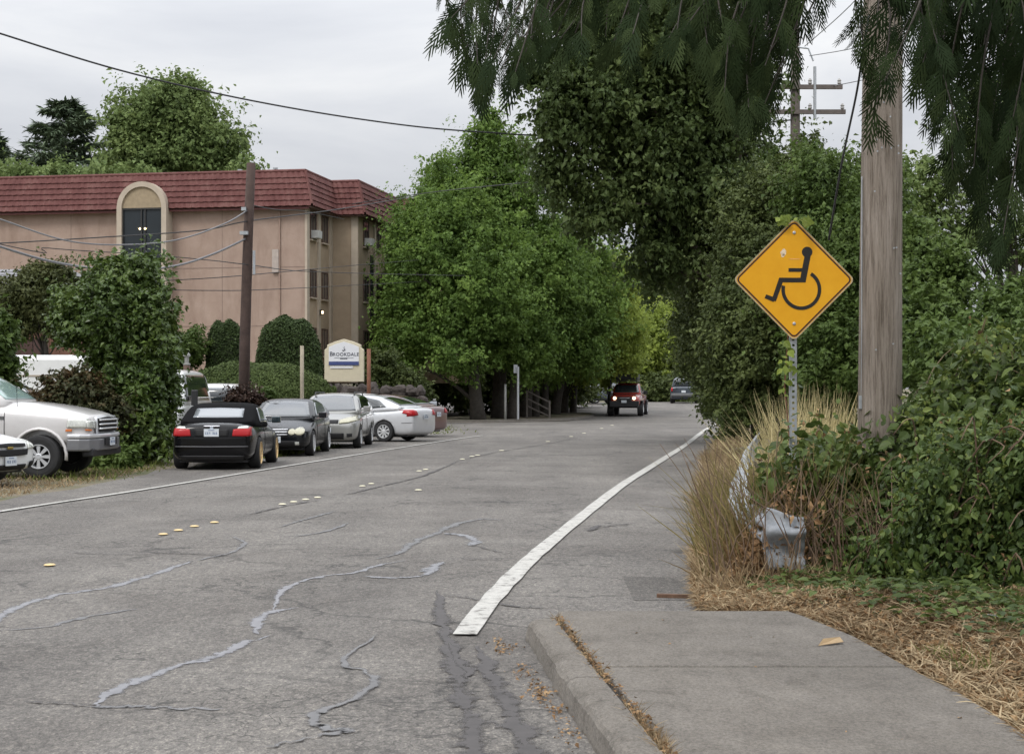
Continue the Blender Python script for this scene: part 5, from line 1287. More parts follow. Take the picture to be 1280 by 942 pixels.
tree('maple_tree', 'lime green maple at the right end of the kerb row beside the road', B(692,94), 9, .30,
    [lob(752,370,94,42,48),lob(770,410,94,38,45),lob(735,430,94,48,38),lob(775,345,95,25,30),lob(760,450,94,40,24)], 800, 60, .18, .80, LM_BRIGHT, BARKD, group=GRP, tmpl=T_BENT)
tree('young_tree', 'slim young tree with a thin straight trunk just left of the red vehicle', B(760.5,97), 5, .10,
    [lob(760,462,97,34,22),lob(748,440,97,30,25),lob(778,445,97,22,22)], 300, 40, .19, .55, LM_BRIGHT, BARKD, group=None, tmpl=T_BENT)
tk = [(641,84,.30),(668,90,.26),(680,93,.24),(705,97,.24),(716,99,.22)]
for i, (px, Y, r) in enumerate(tk):
    bb = B(px, Y)
    tree('maple_tree', ['thick-trunked small maple directly left of the thin grey sign post','maple with narrow trunk right behind the wooden railing','maple trunk second to the right of the wooden railing','maple trunk third to the right of the wooden railing','rightmost dark trunk of the maple row before the young tree'][i], bb, 7.5, r,
        [lob(px+4+i*2,395+i*6,Y,40,55),lob(px+14,440,Y,42,35)], 420, 40, .2, .65, LM_MAPLE if i < 3 else LM_BRIGHT, BARKD, group=GRP, tmpl=T_BENT)
# dark understorey behind the trunks
def shrub(name, label, base, lobes, nc, per, ls, cr, lm, cat='shrub', tmpl=T_BENT, stem=True, group=None, **kw):
    base = Vector(base); root = empty(name, base); rng = np.random.default_rng(int(abs(base.x*131+base.y*17)) % 9973)
    L = [(c-np.array(base), rr) for c, rr in lobes]
    o, C = crown('foliage', L, nc, per, ls, cr, lm, root, rng=rng, tmpl=tmpl, **kw)
    if stem:
        mb = MB()
        for i in rng.choice(len(C), min(9, len(C))):
            tg = Vector(C[i]); st = Vector((tg.x*.25, tg.y*.25, -.1)); mb.tube([st, st.lerp(tg, .5)+Vector((0,0,.1)), tg], [.05,.03,.012], 5)
        mb.build('stems', BARKD, root)
    tag(root, label, cat, group); return root
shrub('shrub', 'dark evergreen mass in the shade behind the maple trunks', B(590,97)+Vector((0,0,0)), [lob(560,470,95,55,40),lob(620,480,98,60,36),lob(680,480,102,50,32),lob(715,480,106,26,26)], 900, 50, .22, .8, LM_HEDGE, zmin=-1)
shrub('conifer', 'dark drooping conifer between the building and the maples behind the sign', B(486,86), [lob(478,430,88,28,55),lob(492,380,90,22,60),lob(475,470,84,24,28),lob(500,340,91,20,35)], 520, 50, .2, .6, LM_HEDGE, cat='tree')
shrub('shrub', 'dark weeping shrub just right of the entrance sign above the boulders', B(492,70)+Vector((0,0,1)), [lob(478,462,70,24,22),lob(505,478,70,22,18),lob(520,490,71,16,20)], 260, 50, .12, .35, LM_HEDGE)
# earth bank below the trunks and kerb island
sheet('kerb_island', [(78.5,-3.6,-1.75),(80,-4.5,-.2),(84,-4.5,2.75),(90,-3,4.0),(93.5,1,4.7),(96,3.6,4.6)], MSOIL, .10)
mb = MB(); pts = smooth_path([Vector((-3.6,78.4,0)),Vector((-1.8,78.4,0)),Vector((-.2,79.8,0)),Vector((2.8,84,0)),Vector((4.05,90,0)),Vector((4.75,93.6,0)),Vector((4.6,96.2,0))], 6)
mb.strip(pts, .10, lambda x, y: .13); b0 = len(mb.v)
for s_ in (-.1,.1):
    for p in pts: mb.v.append((p.x+s_*.9, p.y-abs(s_)*.4, .13 if False else .0))
mb.tube([p+Vector((0,0,.04)) for p in pts], .11, 8)
tag(mb.build('kerb', CONC), kind='structure')

# trees over the building
tree('maple_tree', 'round leafy tree rising behind the red roof at the left', P(215,300,125), 17, .5,
    [lob(180,160,125,36,42),lob(215,140,125,40,34),lob(250,175,125,42,40),lob(200,200,125,55,32),lob(165,190,125,30,30),lob(280,205,125,20,20),lob(235,135,126,25,25)], 1000, 50, .32, 1.5, LM_FAR, BARKD, tmpl=T_BENT, zmin=None)
def conifer(label, px, py_top, py_base, Y, wpx, cat='tree', n_l=15, name='cedar_tree'):
    b_ = P(px, py_base, Y); root = empty(name, b_); k_ = Y/2000; Hh = (py_base-py_top)*k_; W_ = wpx*k_
    rng = np.random.default_rng(px+500); mb = MB(); mb.tube([(0,0,0),(0,0,Hh*.5),(0,0,Hh)], [.28,.17,.03], 8)
    Ps, Ds, Ns = [], [], []
    for i in range(n_l*3):
        h = Hh*(.12+.86*rng.random()**.9); ln = W_*(.06+.94*max(.02,1-h/Hh)**.75)*(.6+.5*rng.random()); an = rng.random()*2*math.pi
        d = Vector((math.cos(an), math.sin(an), .12+.25*(h/Hh))); end = Vector((0,0,h))+d*ln
        mb.tube([(0,0,h),tuple(Vector((0,0,h)).lerp(end,.5)+Vector((0,0,-.05*ln))),tuple(end)], [.05,.03,.01], 4)
        m_ = int(60+260*ln/W_)
        u = rng.random(m_)**.6; pp = np.outer(1-u, [0,0,h])+np.outer(u, end); spread = .30*ln*(.3+u*(1.2-u)*1.2)
        side = np.array([-d.y, d.x, 0]); pp = pp+side*(rng.normal(size=m_)*spread*.7)[:,None]+np.array([0,0,1])*(rng.normal(size=m_)*.07-.03)[:,None]
        Ps.append(pp); Ds.append(np.tile([d.x, d.y, .1], (m_,1))+rng.normal(size=(m_,3))*.5)
    leafmesh('crown', np.concatenate(Ps), .50, T_STRIP, LM_CON, root, None, .7, .2, norm(np.concatenate(Ds)), .8, rng=rng)
    mb.build('trunk', BARKD, root); tag(root, label, cat); return root
conifer('broad dark conifer with layered branches behind the red roof at the left', 82, 126, 290, 135, 112, n_l=32)
conifer('dark conifer cut off by the left edge above the red roof', -8, 160, 290, 130, 34)
shrub('shrub', 'low green treetops just above the red roof between conifer and round tree', P(130,290,110), [lob(60,224,110,60,12),lob(135,222,110,50,10),lob(310,222,112,18,14),lob(20,222,110,20,10)], 260, 30, .3, .8, LM_FAR)

# laurel and neighbours at the left
shrub('laurel', 'tall glossy laurel bush overtopping the cars, as tall as the garage', B(150,36.5), [lob(150,358,36.5,36,28),lob(140,400,36.5,54,44),lob(160,450,36.5,44,55),lob(158,520,36.5,48,50),lob(188,400,36.5,22,48),lob(98,400,36.8,24,34),lob(192,500,36.3,18,70),lob(150,558,36.3,54,24),lob(138,338,36.5,14,12),lob(178,338,36.5,16,14)], 1900, 44, .115, .34, LM_LAUREL, cat='shrub', inner=.22)
shrub('photinia', 'reddish-green bush behind the pickup bonnet, left of the laurel', B(92,34.8), [lob(90,490,34.8,42,26),lob(120,520,34.8,42,40),lob(70,510,34.9,26,20)], 480, 34, .10, .22, LM_RED)
shrub('shrub', 'low bright green bush at the foot of the laurel beside the pickup bumper', B(135,33.6), [lob(150,575,33.6,26,14),lob(130,585,33.6,20,9)], 130, 34, .10, .18, LM_HEDGE2)
tree('ornamental_maple', 'dark green spreading tree in front of the garage, left of the laurel', B(58,56), 5.5, .14, [lob(40,370,56,42,26),lob(75,360,56,34,20),lob(30,395,56,28,24),lob(75,395,56,30,26),lob(55,345,56,30,12)], 700, 40, .13, .35, leafmat('dull_leaf', (.035,.045,.02), (.065,.08,.032), (.11,.12,.05), .2, .5, .8), BARKD, tmpl=T_BENT)
shrub('shrub', 'light green bush cut off by the left edge above the pickup cab', B(-6,38)+Vector((0,0,0)), [lob(-4,430,38,24,36),lob(2,455,38,18,14),lob(-6,480,38,22,40)], 300, 34, .13, .25, LM_HEDGE2)
# garden in front of the building
gz = 2.0
def clip(label, px, py0, py1, Y, rx, name='clipped_hedge', n=900, lm=LM_CLIP, rd=None, ls=.085, p=3.0):
    """a clipped bush: leaves over a rounded-box surface"""
    k_ = Y/2000; zb = 1.67+(486-py1)*k_; zt__ = 1.67+(486-py0)*k_; c = Vector(((px-640)*k_, Y, zb)); root = empty(name, c)
    rng = np.random.default_rng(int(px*7)); H_ = zt__-zb; W_ = rx*k_; D = rd or W_
    u = norm(rng.normal(size=(n*16,3))); u[:,2] = np.abs(u[:,2])*1.0
    q = (np.abs(u/np.array([1,1,1]))**p).sum(1)**(-1/p); pts = u*q[:,None]*np.array([W_,D,H_]); pts *= (1-np.abs(rng.normal(size=len(pts)))*.035)[:,None]
    pts *= (1+.03*np.sin(u[:,0:1]*9+px)*np.sin(u[:,2:3]*8))
    low = rng.random((n*4,3))*np.array([2,2,.6])-np.array([1,1,0.0])
    th = rng.random(n*4)*2*math.pi; qq = (np.abs(np.cos(th))**p+np.abs(np.sin(th))**p)**(-1/p)
    wall = np.stack([np.cos(th)*qq*W_, np.sin(th)*qq*D, rng.random(n*4)*H_*.45], 1); pts = np.concatenate([pts, wall]); un = np.concatenate([u, np.stack([np.cos(th), np.sin(th), th*0+.1], 1)])
    leafmesh('foliage', pts, ls, T_BENT, lm, root, norm(un), .62, .0, rng=rng)
    mb = MB(); nu, nv = 24, 8
    for j in range(nv+1):
        for i in range(nu):
            f_ = j/nv*math.pi/2; a_ = 2*math.pi*i/nu; d_ = np.array([math.cos(a_)*math.cos(f_), math.sin(a_)*math.cos(f_), math.sin(f_)+1e-6]); d_ = d_*(np.abs(d_)**p).sum()**(-1/p); mb.v.append((d_[0]*W_*.93, d_[1]*D*.93, d_[2]*H_*.93))
    for j in range(nv):
        for i in range(nu): mb.f.append((j*nu+i, j*nu+(i+1)%nu, (j+1)*nu+(i+1)%nu, (j+1)*nu+i))
    mb.build('twiggy_core', simple('twig_core', (.022,.030,.012), .95, var=.4, vs=9), root)
    tag(root, label, 'hedge'); return root
clip('small squared clipped hedge directly left of the dark utility pole', 282, 402, 500, 70, 23, n=1000, p=4)
clip('large domed clipped hedge between the dark utility pole and the entrance sign', 361, 397, 500, 69, 41, n=2000, p=3.2)
shrub('shrub', 'soft round grassy-leaved bush left of the squared hedge', P(238,470,69), [lob(240,435,69,20,24),lob(226,445,69,14,26)], 260, 40, .12, .3, LM_HEDGE2, stem=False)
clip('long low rounded green hedge mound stretching behind the convertible and the posts', 318, 453, 510, 61.5, 100, name='hedge_mound', n=3800, lm=LM_MOUND, rd=2.2, ls=.08, p=2.3)
shrub('shrub', 'purple-leaved shrub around the foot of the dark utility pole', B(306,46), [lob(303,496,46,18,9),lob(316,508,46,16,15),lob(292,508,46,14,12)], 190, 34, .09, .2, LM_PURPLE)
shrub('shrub', 'small yellowish bush beside the purple shrub behind the coupe', B(335,46.5), [lob(334,500,46.5,10,14)], 60, 30, .09, .18, LM_HEDGE2)

# right-hand dark maple and hedge trees
tree('bigleaf_maple', 'huge dark maple with hanging leaves towering over the road on the right', Vector((7.6,47,0)), 15, .45,
    [lob(735,120,45,46,60),lob(702,215,45,34,34),lob(780,110,46,70,80),lob(850,90,46,80,90),lob(800,220,46,66,66),lob(872,200,46,76,90),lob(752,262,45,36,34),lob(922,120,47,42,80),lob(825,30,46,110,60),lob(700,150,45,34,30),lob(828,310,46,44,46),lob(760,0,46,80,45),lob(690,85,45,30,30)], 2500, 52, .150, .70, LM_DARK, BARK, tmpl=T_BENT, nl=90, droop=1.6, inner=.34, up=-.25)
tree('leafy_tree', 'mid green tree beside the far power pole, behind the yellow sign', Vector((10.5,54,0)), 9, .3,
    [lob(1010,235,52,44,34),lob(1040,280,52,45,60),lob(960,250,52,40,60),lob(1060,340,51,45,60),lob(930,300,50,40,50)], 1300, 40, .17, .5, LM_HEDGE2, BARKD, tmpl=T_BENT)
shrub('hedge_tree', 'dark ivy-clad hedge tree hanging over the road edge opposite the maples', Vector((8.1,52,0)), [lob(896,395,50,42,95),lob(896,455,52,26,55),lob(905,300,48,58,90),lob(916,480,47,32,50),lob(900,508,56,20,20),lob(868,415,56,18,30),lob(850,330,52,32,40)], 2300, 56, .105, .48, LM_HEDGE, cat='tree', inner=.16)
shrub('hedge_tree', 'dense dark hedge tree directly behind the yellow sign', Vector((7.2,38,0)), [lob(960,330,38,60,110),lob(1000,270,38,60,80),lob(940,430,36,52,90),lob(990,430,37,50,90),lob(925,500,36,32,38)], 2300, 56, .088, .40, LM_HEDGE, cat='tree', inner=.16)
shrub('hedge_tree', 'dense green shrub filling the gap between the yellow sign and the grey pole', Vector((7.6,33,0)), [lob(1060,350,33,50,110),lob(1050,450,32,60,80),lob(1020,250,34,40,60),lob(1085,260,35,45,60)], 1300, 56, .09, .38, LM_HEDGE2, cat='tree', inner=.22)
shrub('thicket', 'tangled mid green thicket behind the brambles right of the grey pole', Vector((9.0,28,0)), [lob(1150,420,28,55,60),lob(1180,360,29,45,50),lob(1140,330,30,30,50),lob(1250,430,27,50,50),lob(1210,470,26,90,60),lob(1280,400,28,40,60)], 1300, 40, .10, .30, LM_HEDGE2, cat='shrub')
tree('airy_tree', 'thin airy tree with sky showing between its leaves at the right edge', Vector((13.5,42,0)), 9.5, .16, [lob(1160,230,42,36,40),lob(1200,290,42,34,36),lob(1240,150,42,40,50),lob(1275,300,42,28,40),lob(1150,290,42,25,40)], 420, 26, .13, .45, LM_FAR, BARKD, tmpl=T_BENT, nl=40)
# far end of the road
tree('leafy_tree', 'bright lime tree closing the view at the end of the road, left of centre', P(815,506,132), 9, .3, [lob(815,430,132,44,36),lob(835,455,131,38,34),lob(795,455,131,30,30),lob(820,400,133,26,18),lob(850,430,133,30,34)], 800, 40, .3, .9, LM_BRIGHT, BARKD, tmpl=T_BENT)
shrub('hedge', 'dark roadside hedge under the lime tree at the far bend', P(830,506,128), [lob(820,490,128,40,20),lob(850,492,127,34,20),lob(790,490,130,22,18),lob(893,470,132,30,26)], 500, 46, .25, .7, LM_HEDGE)
tree('leafy_tree', 'dark tall tree behind the lime tree at the far bend', P(850,506,150), 13, .4, [lob(850,390,150,50,50),lob(800,390,152,40,34),lob(890,420,150,50,60),lob(770,420,155,40,40)], 700, 40, .34, 1.1, LM_HEDGE, BARKD, tmpl=T_BENT)
# white building and roof beyond
FH = empty('far_building', P(760,505,160)+Vector((-1,0,0)), R(5)); tag(FH, 'low whitish building beyond the parked cars at the far bend', 'building')
mb = MB(); mb.box((-2,3,1.5),(14,6,3.2)); mb.build('wall', simple('cream_wall', (.52,.49,.43), .8, var=.06), FH)
mb = MB(); mb.box((-2,3,3.3),(14.8,6.8,.25)); mb.build('roof', simple('roof_grey', (.25,.25,.27), .8), FH)
for x_ in (-6,-3,0,3):
    mb = MB(); mb.box((x_,-.02,1.6),(1.3,.06,1.3)); mb.build('window', GLASS, FH)

# ------------------------------------------------------------ near right bank: brambles, ivy, dry grass
def thick(name, label, base, lobes, nc, per, ls, cr, lm, tmpl, cat, canes=0, lmc=CANE, **kw):
    base = Vector(base); root = empty(name, base); rng = np.random.default_rng(int(abs(base.x*977+base.y*31)) % 9973)
    L = [(c-np.array(base), rr) for c, rr in lobes]
    C, U = clumps(L, nc, rng, kw.get('inner', .16)); ok = C[:,2] > -.02
    for hc, hr in HOLES: ok &= ((((C+np.array(base))-np.array(hc))/np.array(hr))**2).sum(1) > 1
    C, U = C[ok], U[ok]; n_ = len(C)
    g = rng.normal(size=(n_, per, 3))*cr*.5; Pp = (C[:,None]+g).reshape(-1,3)
    nr = np.repeat(norm(U*.75+np.array([0,-.15,.55])), per, 0)
    ok = Pp[:,2] > .02
    leafmesh('foliage', Pp[ok], ls, tmpl, lm, root, nr[ok], .62, kw.get('droop', .9), rng=rng)
    j = rng.integers(n_, size=n_//2); P2 = C[j]+U[j]*rng.uniform(.02,.22,size=(len(j),1)); P2 = (P2[:,None]+rng.normal(size=(len(j),6,3))*.07).reshape(-1,3); P2 = P2[P2[:,2] > .05]
    leafmesh('young_leaves', P2, ls*.62, tmpl, LM_YOUNG, root, None, .35, .3, rng=rng)
    j = rng.integers(n_, size=max(8, n_//26)); P3 = C[j]+U[j]*.08; P3 = (P3[:,None]+rng.normal(size=(len(j),14,3))*np.array([.05,.05,.11])).reshape(-1,3); P3 = P3[P3[:,2] > .05]
    leafmesh('dead_leaves', P3, ls*.6, T_BENT, LM_LITTER, root, None, .2, 1.5, rng=rng)
    mb = MB()
    for i in range(canes):
        j = rng.integers(n_); e_ = Vector(C[j])+Vector(U[j])*rng.uniform(.05,.35); l_ = L[rng.integers(len(L))][0]; st = Vector((e_.x*.5+l_[0]*.5+rng.normal()*.2, e_.y*.5+l_[1]*.5+rng.normal()*.2, 0))
        mid = st.lerp(e_, .6)+Vector((0,0,.35*rng.random()+.15)); q = smooth_path([st, mid, e_, e_+Vector((U[j][0]*.15, U[j][1]*.15, -.12))], 4)
        mb.tube(q, [.009-.006*i_/(len(q)-1) for i_ in range(len(q))], 5)
    if canes: mb.build('canes', lmc, root)
    tag(root, label, cat); return root
HOLES = [((2.98,13.2,.78),(.36,.85,.42)),((3.7,12.6,1.0),(.22,.5,.28)),((3.35,13.1,.45),(.22,.6,.22)),((2.55,13.4,.62),(.2,.6,.25)),((4.3,12.9,1.45),(.35,.5,.2))]
def wl(x, y, z, rx, ry, rz_): return (np.array((x,y,z), float), np.array((rx,ry,rz_), float))
thick('bramble_bush', 'sprawling bramble bush around the foot of the thick grey pole', (3.4,13.9,0),
    [wl(3.0,14.0,.35,.62,.7,.62),wl(3.55,14.3,.65,.75,.7,.72),wl(4.5,14.6,1.15,.95,.8,.85),wl(2.7,13.9,.2,.45,.6,.40),wl(4.0,13.6,.45,1.0,.6,.70),wl(3.15,15.2,.55,.55,.9,.60),wl(2.50,13.75,.62,.28,.35,.62)], 2300, 15, .082, .26, LM_BRAM, T_LEAF, 'bush', canes=230, inner=.14)
thick('bramble_bush', 'taller bramble growth with arching stems at the right edge above the ivy', (5.2,14.6,0),
    [wl(5.2,14.4,1.35,1.0,.9,.85),wl(4.9,13.6,1.1,.9,.7,.8),wl(6.0,14.0,1.4,1.0,.9,.9)], 1600, 14, .085, .26, LM_BRAM, T_LEAF, 'bush', canes=120, inner=.14)
thick('ivy_bank', 'wall of hanging ivy and bindweed at the lower right edge', (3.9,11.9,0),
    [wl(4.05,12.2,.62,.95,.55,.90),wl(4.6,11.8,.7,1.0,.6,1.0),wl(3.5,12.7,.45,.6,.5,.62),wl(3.25,13.0,.25,.5,.4,.38),wl(4.1,11.6,.25,.7,.4,.45)], 2900, 22, .050, .20, LM_IVY, T_LEAF, 'ivy', canes=60, lmc=TWIG, inner=.10, droop=2.2)
# fallen dead stalks caught in the bramble
def stalks(name, label, cat, pts, hrange, r, mat, lean=.35, kind=None, bend=.2, n=5, seed=3, parent=None):
    rg = random.Random(seed); mb = MB()
    for (x, y, z) in pts:
        h = rg.uniform(*hrange); a_ = rg.uniform(0, 6.28); l_ = rg.uniform(0, lean)*h; dx, dy = math.cos(a_)*l_, math.sin(a_)*l_
        mb.tube([(x,y,z),(x+dx*.25,y+dy*.25,z+h*.5),(x+dx+rg.uniform(-bend,bend)*h*.3,y+dy,z+h)], [r,r*.8,r*.35], 4, cap=False)
    o = mb.build(name, mat, parent)
    if not parent: tag(o, label, cat, kind=kind)
    return o
rgs = random.Random(9)
def blades(name, label, cat, N, fx, hs, wmul, lm, kind='stuff', lean=.5, seed=1, tm=T_BLADE, uz=1.0):
    """grass blades: fx(rng)-> x,y,z"""
    rng = np.random.default_rng(seed); Pp = np.array([fx(rng) for _ in range(N)])
    d = rng.normal(size=(N,3))*lean; d[:,2] = uz; d = norm(d); s_z = hs[0]+(hs[1]-hs[0])*rng.random(N)**1.3
    n = norm(rng.normal(size=(N,3))*np.array([1,1,.3]))
    n = norm(n-d*np.sum(n*d,1,keepdims=True)); s = np.cross(n, d); tv, tf = tm; k_ = len(tv)
    bend = (rng.random(N)*.5)[:,None,None]
    X = tv[None,:,0:1]*d[:,None,:]*s_z[:,None,None]+tv[None,:,1:2]*wmul*26*s[:,None,:]+(tv[None,:,0:1]**2)*bend*n[:,None,:]*s_z[:,None,None]
    X[:,:,2] -= (tv[None,:,0]**2)*bend[:,:,0]*s_z[:,None]*.4
    V = Pp[:,None,:]+X; Fq = (tf[None]+(np.arange(N)*k_)[:,None,None]).reshape(-1, tf.shape[1])
    me = np_mesh(name, V.reshape(-1,3), Fq, np.repeat(rng.random(N), k_)); o = link_mesh(name, me, lm); tag(o, label, cat, kind=kind); return o
def patchy(x, y, s=1.0): return .5+.5*math.sin(x*2.1*s+1.3)*math.sin(y*1.7*s+.4)+.3*math.sin(x*5.3*s+y*3.1*s)
def edge(y): return float(np.interp(y, [11.2,12,13,15,18,22,30,45,64], [1.95,1.70,1.62,1.80,2.15,2.62,3.6,5.5,8.4]))
# litter on the ground: curled dead leaves and bits of straw
def litter_edge_in(y):    # left limit of the debris
    return float(np.interp(y, [2,6,7,8,9,10,11,11.3,12,13,15,18,22,30], [2.66,2.33,2.28,2.28,2.20,2.14,1.98,1.55,1.42,1.50,1.72,2.05,2.5,3.4]))
def f_lit(r):
    y = 5.6+r.random()**1.25*11; x = litter_edge_in(y)+r.random()**1.5*(1.5 if y > 11.2 else 1.9)+abs(r.normal())*.03-.03; return (x, y, gzf(x, y)+r.random()*.03)
def gzf(x, y):
    d_ = max(0, x-litter_edge_in(y)); base_ = .105 if y < 11 else (.012 if y > 12 else .105-.093*(y-11))
    return base_+.12*float(sstep(0, .7, d_))+.5*float(sstep(1.0, 6, d_))
def edge(y): return float(np.interp(y, [11.2,12,13,15,18,22,30,45,64], [1.95,1.70,1.62,1.80,2.15,2.62,3.6,5.5,8.4]))
# pale tall grass
def f_pale(r):
    y = r.uniform(16.2,19.5); x = y*.187+np.clip(r.normal(),-1.6,2)*.24; return (x, y, .15)
blades('tall_grass', 'clump of tall pale seeding grass behind the yellow sign post', 'grass', 2200, f_pale, (.8,1.7), .011, LM_PALE, lean=.22, seed=21)
def f_gr2(r):
    y = r.uniform(14.2,20); x = max(edge(y)+.25+r.random()*.3, y*.182-.2+r.normal()*.36); return (x, y, .08)
blades('tall_grass', 'yellow-green weeds and grass around the yellow sign post', 'grass', 3600, f_gr2, (.35,1.0), .012, LM_WEED, lean=.55, seed=22)
def f_front(r):
    y = 13.4+r.random()*5.2; x = 2.02+.125*(y-13)-.16+r.normal()*.13; return (x, y, .03)
blades('dry_grass', 'brown stalks standing in front of the crumpled guardrail', 'grass', 1700, f_front, (.35,.98), .010, LM_WEED, lean=.35, seed=27)
def f_post(r):
    return (2.42+r.normal()*.22, 13.4+r.random()*.6, .1)
blades('tall_grass', 'weedy grass hiding the foot of the yellow sign post', 'grass', 520, f_post, (.6,1.35), .011, LM_WEED, lean=.28, seed=28)
# dry brown brush along the asphalt edge
def f_dry(r):
  for _ in range(40):
    y = 12.6+r.random()**1.3*24; x = edge(y)+abs(r.normal())*.5+.03+.10*math.sin(y*2.2)
    if patchy(x*1.6, y*1.3) > r.random()*.9: break
  return (x, y, .0)
blades('dry_grass', 'dry brown grass and weeds bordering the right edge of the asphalt', 'grass', 20000, f_dry, (.10,.50), .009, LM_STRAW, lean=.55, seed=23)
def f_dry2(r):
    y = 13.2+r.random()*4.5; x = edge(y)+.22+abs(r.normal())*.35; return (x, y, .0)
blades('dry_grass', 'tangle of dead brown stalks leaning around the guardrail end', 'grass', 2300, f_dry2, (.22,.80), .010, LM_LITTER, lean=.38, seed=24)
rng = np.random.default_rng(71); yy_ = 12.9+rng.random(9000)**1.2*5.5
cx_ = np.array([edge(y) for y in yy_])+.12+np.abs(rng.normal(size=9000))*.33; hh_ = np.clip((cx_-np.array([edge(y) for y in yy_]))*1.3, .06, .75)
cl_ = np.array([SN(a*3.1+b*2.3)+SN(a*7+5) for a, b in zip(cx_, yy_)])
Pq = np.stack([cx_, yy_, rng.random(9000)*hh_*(1+.3*cl_)+.01], 1)
o = leafmesh('dead_foliage', Pq, .05, T_BENT, LM_LITTER, None, None, .3, .8, rng=rng, jit=.5); tag(o, 'shrivelled orange-brown dead foliage tangled around the guardrail end', 'dead leaves', kind='stuff')
pts_ = [(edge(y)+rgs.uniform(.0,.8), y, 0) for y in [rgs.uniform(12.7,17) for _ in range(110)]]
o = stalks('dead_stalk', 'dead woody stalks and twigs standing in the dry grass at the guardrail', 'twigs', pts_, (.4,1.25), .006, TWIG, lean=.75, kind='stuff')
pts_ = [(rgs.uniform(2.2,3.4), rgs.uniform(12.7,13.8), rgs.uniform(0,.4)) for _ in range(150)]
stalks('dead_stalk', 'brown twigs poking out under the brambles right of the guardrail end', 'twigs', pts_, (.3,.8), .006, TWIG, lean=1.1, kind='stuff', seed=8)
def f_far(r):
    y = 26+r.random()*40; x = edge(y)+.2+abs(r.normal())*.5; return (x, y, 0)
blades('dry_grass', 'far dry grass strip under the dark hedge trees', 'grass', 4200, f_far, (.15,.5), .016, LM_STRAW, lean=.5, seed=25)
rng = np.random.default_rng(31); LP_ = np.array([f_lit(rng) for _ in range(46000)]); LP_[:,2] += .008
o = leafmesh('leaf_litter', LP_, .032, T_BENT, LM_LITTER, None, None, .55, .0, rng=rng, jit=.45); tag(o, 'brown dead leaf litter on the ground along the pavement', 'leaf litter', kind='stuff')
rng = np.random.default_rng(32); LP_ = np.array([f_lit(rng) for _ in range(60000)])
LP_[:,2] += .015
T_STR = (np.array([(0,-.03,0),(0,.03,0),(.5,.034,.05),(.5,-.034,.05),(1,.015,0),(1,-.015,0)]), np.array([(0,1,2,3),(3,2,4,5)]))
o = leafmesh('dry_straw', LP_, .085, T_STR, LM_STRAW, None, None, .75, .0, rng=rng, jit=.4); tag(o, 'pale straw and dead grass matted beside the pavement', 'straw', kind='stuff')
# verge soil over the asphalt edge, up to pavement level
mb = MB(); yy_ = np.linspace(-3, 40, 87); nn = 10
for y in yy_:
    x0 = litter_edge_in(y)-.02 if y < 30 else edge(y)+.0
    if y < 11.0: x0 = ip(right, y)-.0+.01
    for k_ in range(nn+1):
        d_ = k_/nn; x = x0+d_*d_*9; hz = gzf(x, y)-.004
        mb.v.append((x, y, hz-(.0 if k_ else .06)))
for i in range(len(yy_)-1):
    for k_ in range(nn): a_ = i*(nn+1)+k_; mb.f.append((a_,a_+1,a_+nn+2,a_+nn+1))
tag(mb.build('verge_soil', MSOIL, smooth=True), kind='structure')
def f_gr(r):
    while True:
        y = 6.5+r.random()*6.5; x = litter_edge_in(y)+.18+r.random()*1.7
        if patchy(x, y, 1.3)+(.35 if y > 9.5 and x > 2.9 else 0) > .95: return (x, y, gzf(x, y))
blades('green_weeds', 'green weeds and grass tufts sprouting in the straw right of the pavement', 'weeds', 3800, f_gr, (.04,.14), .006, LM_GRASS, lean=.6, seed=41)
rng = np.random.default_rng(33); q_ = []
while len(q_) < 2600:
    y = 9.0+rng.random()*3.9; x = 2.75+rng.normal()*.45+(11.5-y)*.28
    if x > litter_edge_in(y)+.35: q_.append((x, y, gzf(x, y)+rng.random()*.12))
o = leafmesh('ground_ivy', np.array(q_), .06, T_LEAF, LM_GRASS if False else LM_BRAM, None, None, .8, .2, rng=rng); tag(o, 'low green creepers spreading at the foot of the ivy wall', 'creeper', kind='stuff')
# dry tufts in the kerb gap
def f_gap(r):
    y = r.choice([7.0,7.25,6.8,9.2,9.9,8.62,7.6,10.5,6.9], 1)[0]+r.normal()*.12; y = min(max(y, 6.5), 10.7)
    return (ip(inner, y)+.01+r.normal()*.012, y, .13)
blades('joint_grass', 'dry grass sprouting from the joint between kerb and pavement', 'grass', 620, f_gap, (.03,.11), .003, LM_STRAW, lean=1.0, seed=43)
rng = np.random.default_rng(44); q_ = []
for _ in range(420):
    y = rng.uniform(6.6,10.6); q_.append((ip(inner, y)+rng.normal()*.018+.008, y, .155+rng.random()*.012))
for (cx_, cy_, n_) in ((.02,10.1,60),(.13,9.35,55),(.2,8.9,50),(.22,8.6,70),(.3,8.2,40),(.32,7.7,45),(.2,8.75,30),(-.02,10.4,30)):
    for _ in range(n_): q_.append((cx_-.06+rng.normal()*.035, cy_+rng.normal()*.13, .02+rng.random()*.015))
for _ in range(12): q_.append((rng.uniform(.7,2.1), rng.uniform(6.5,11), .155))
o = leafmesh('gutter_litter', np.array(q_), .020, T_BENT, LM_LITTER, None, None, .7, .0, rng=rng, jit=.5); tag(o, 'dead leaf scraps lying in the gutter and along the kerb joint', 'leaf litter', kind='stuff')
mb = MB(); q = G(1025,808,.15); mb.add([(q.x-.01,q.y,.158),(q.x+.16,q.y+.10,.165),(q.x+.15,q.y+.16,.185),(q.x+.03,q.y+.06,.19)], [(0,1,2,3)]); o = mb.build('fallen_leaf', simple('tan_leaf', (.40,.28,.15), .7)); md = o.modifiers.new('t','SOLIDIFY'); md.thickness = .003; tag(o, 'large curled tan leaf lying on the pavement edge', 'leaf')
q = G(1244,776,.25); mb = MB(); rgx = random.Random(6)
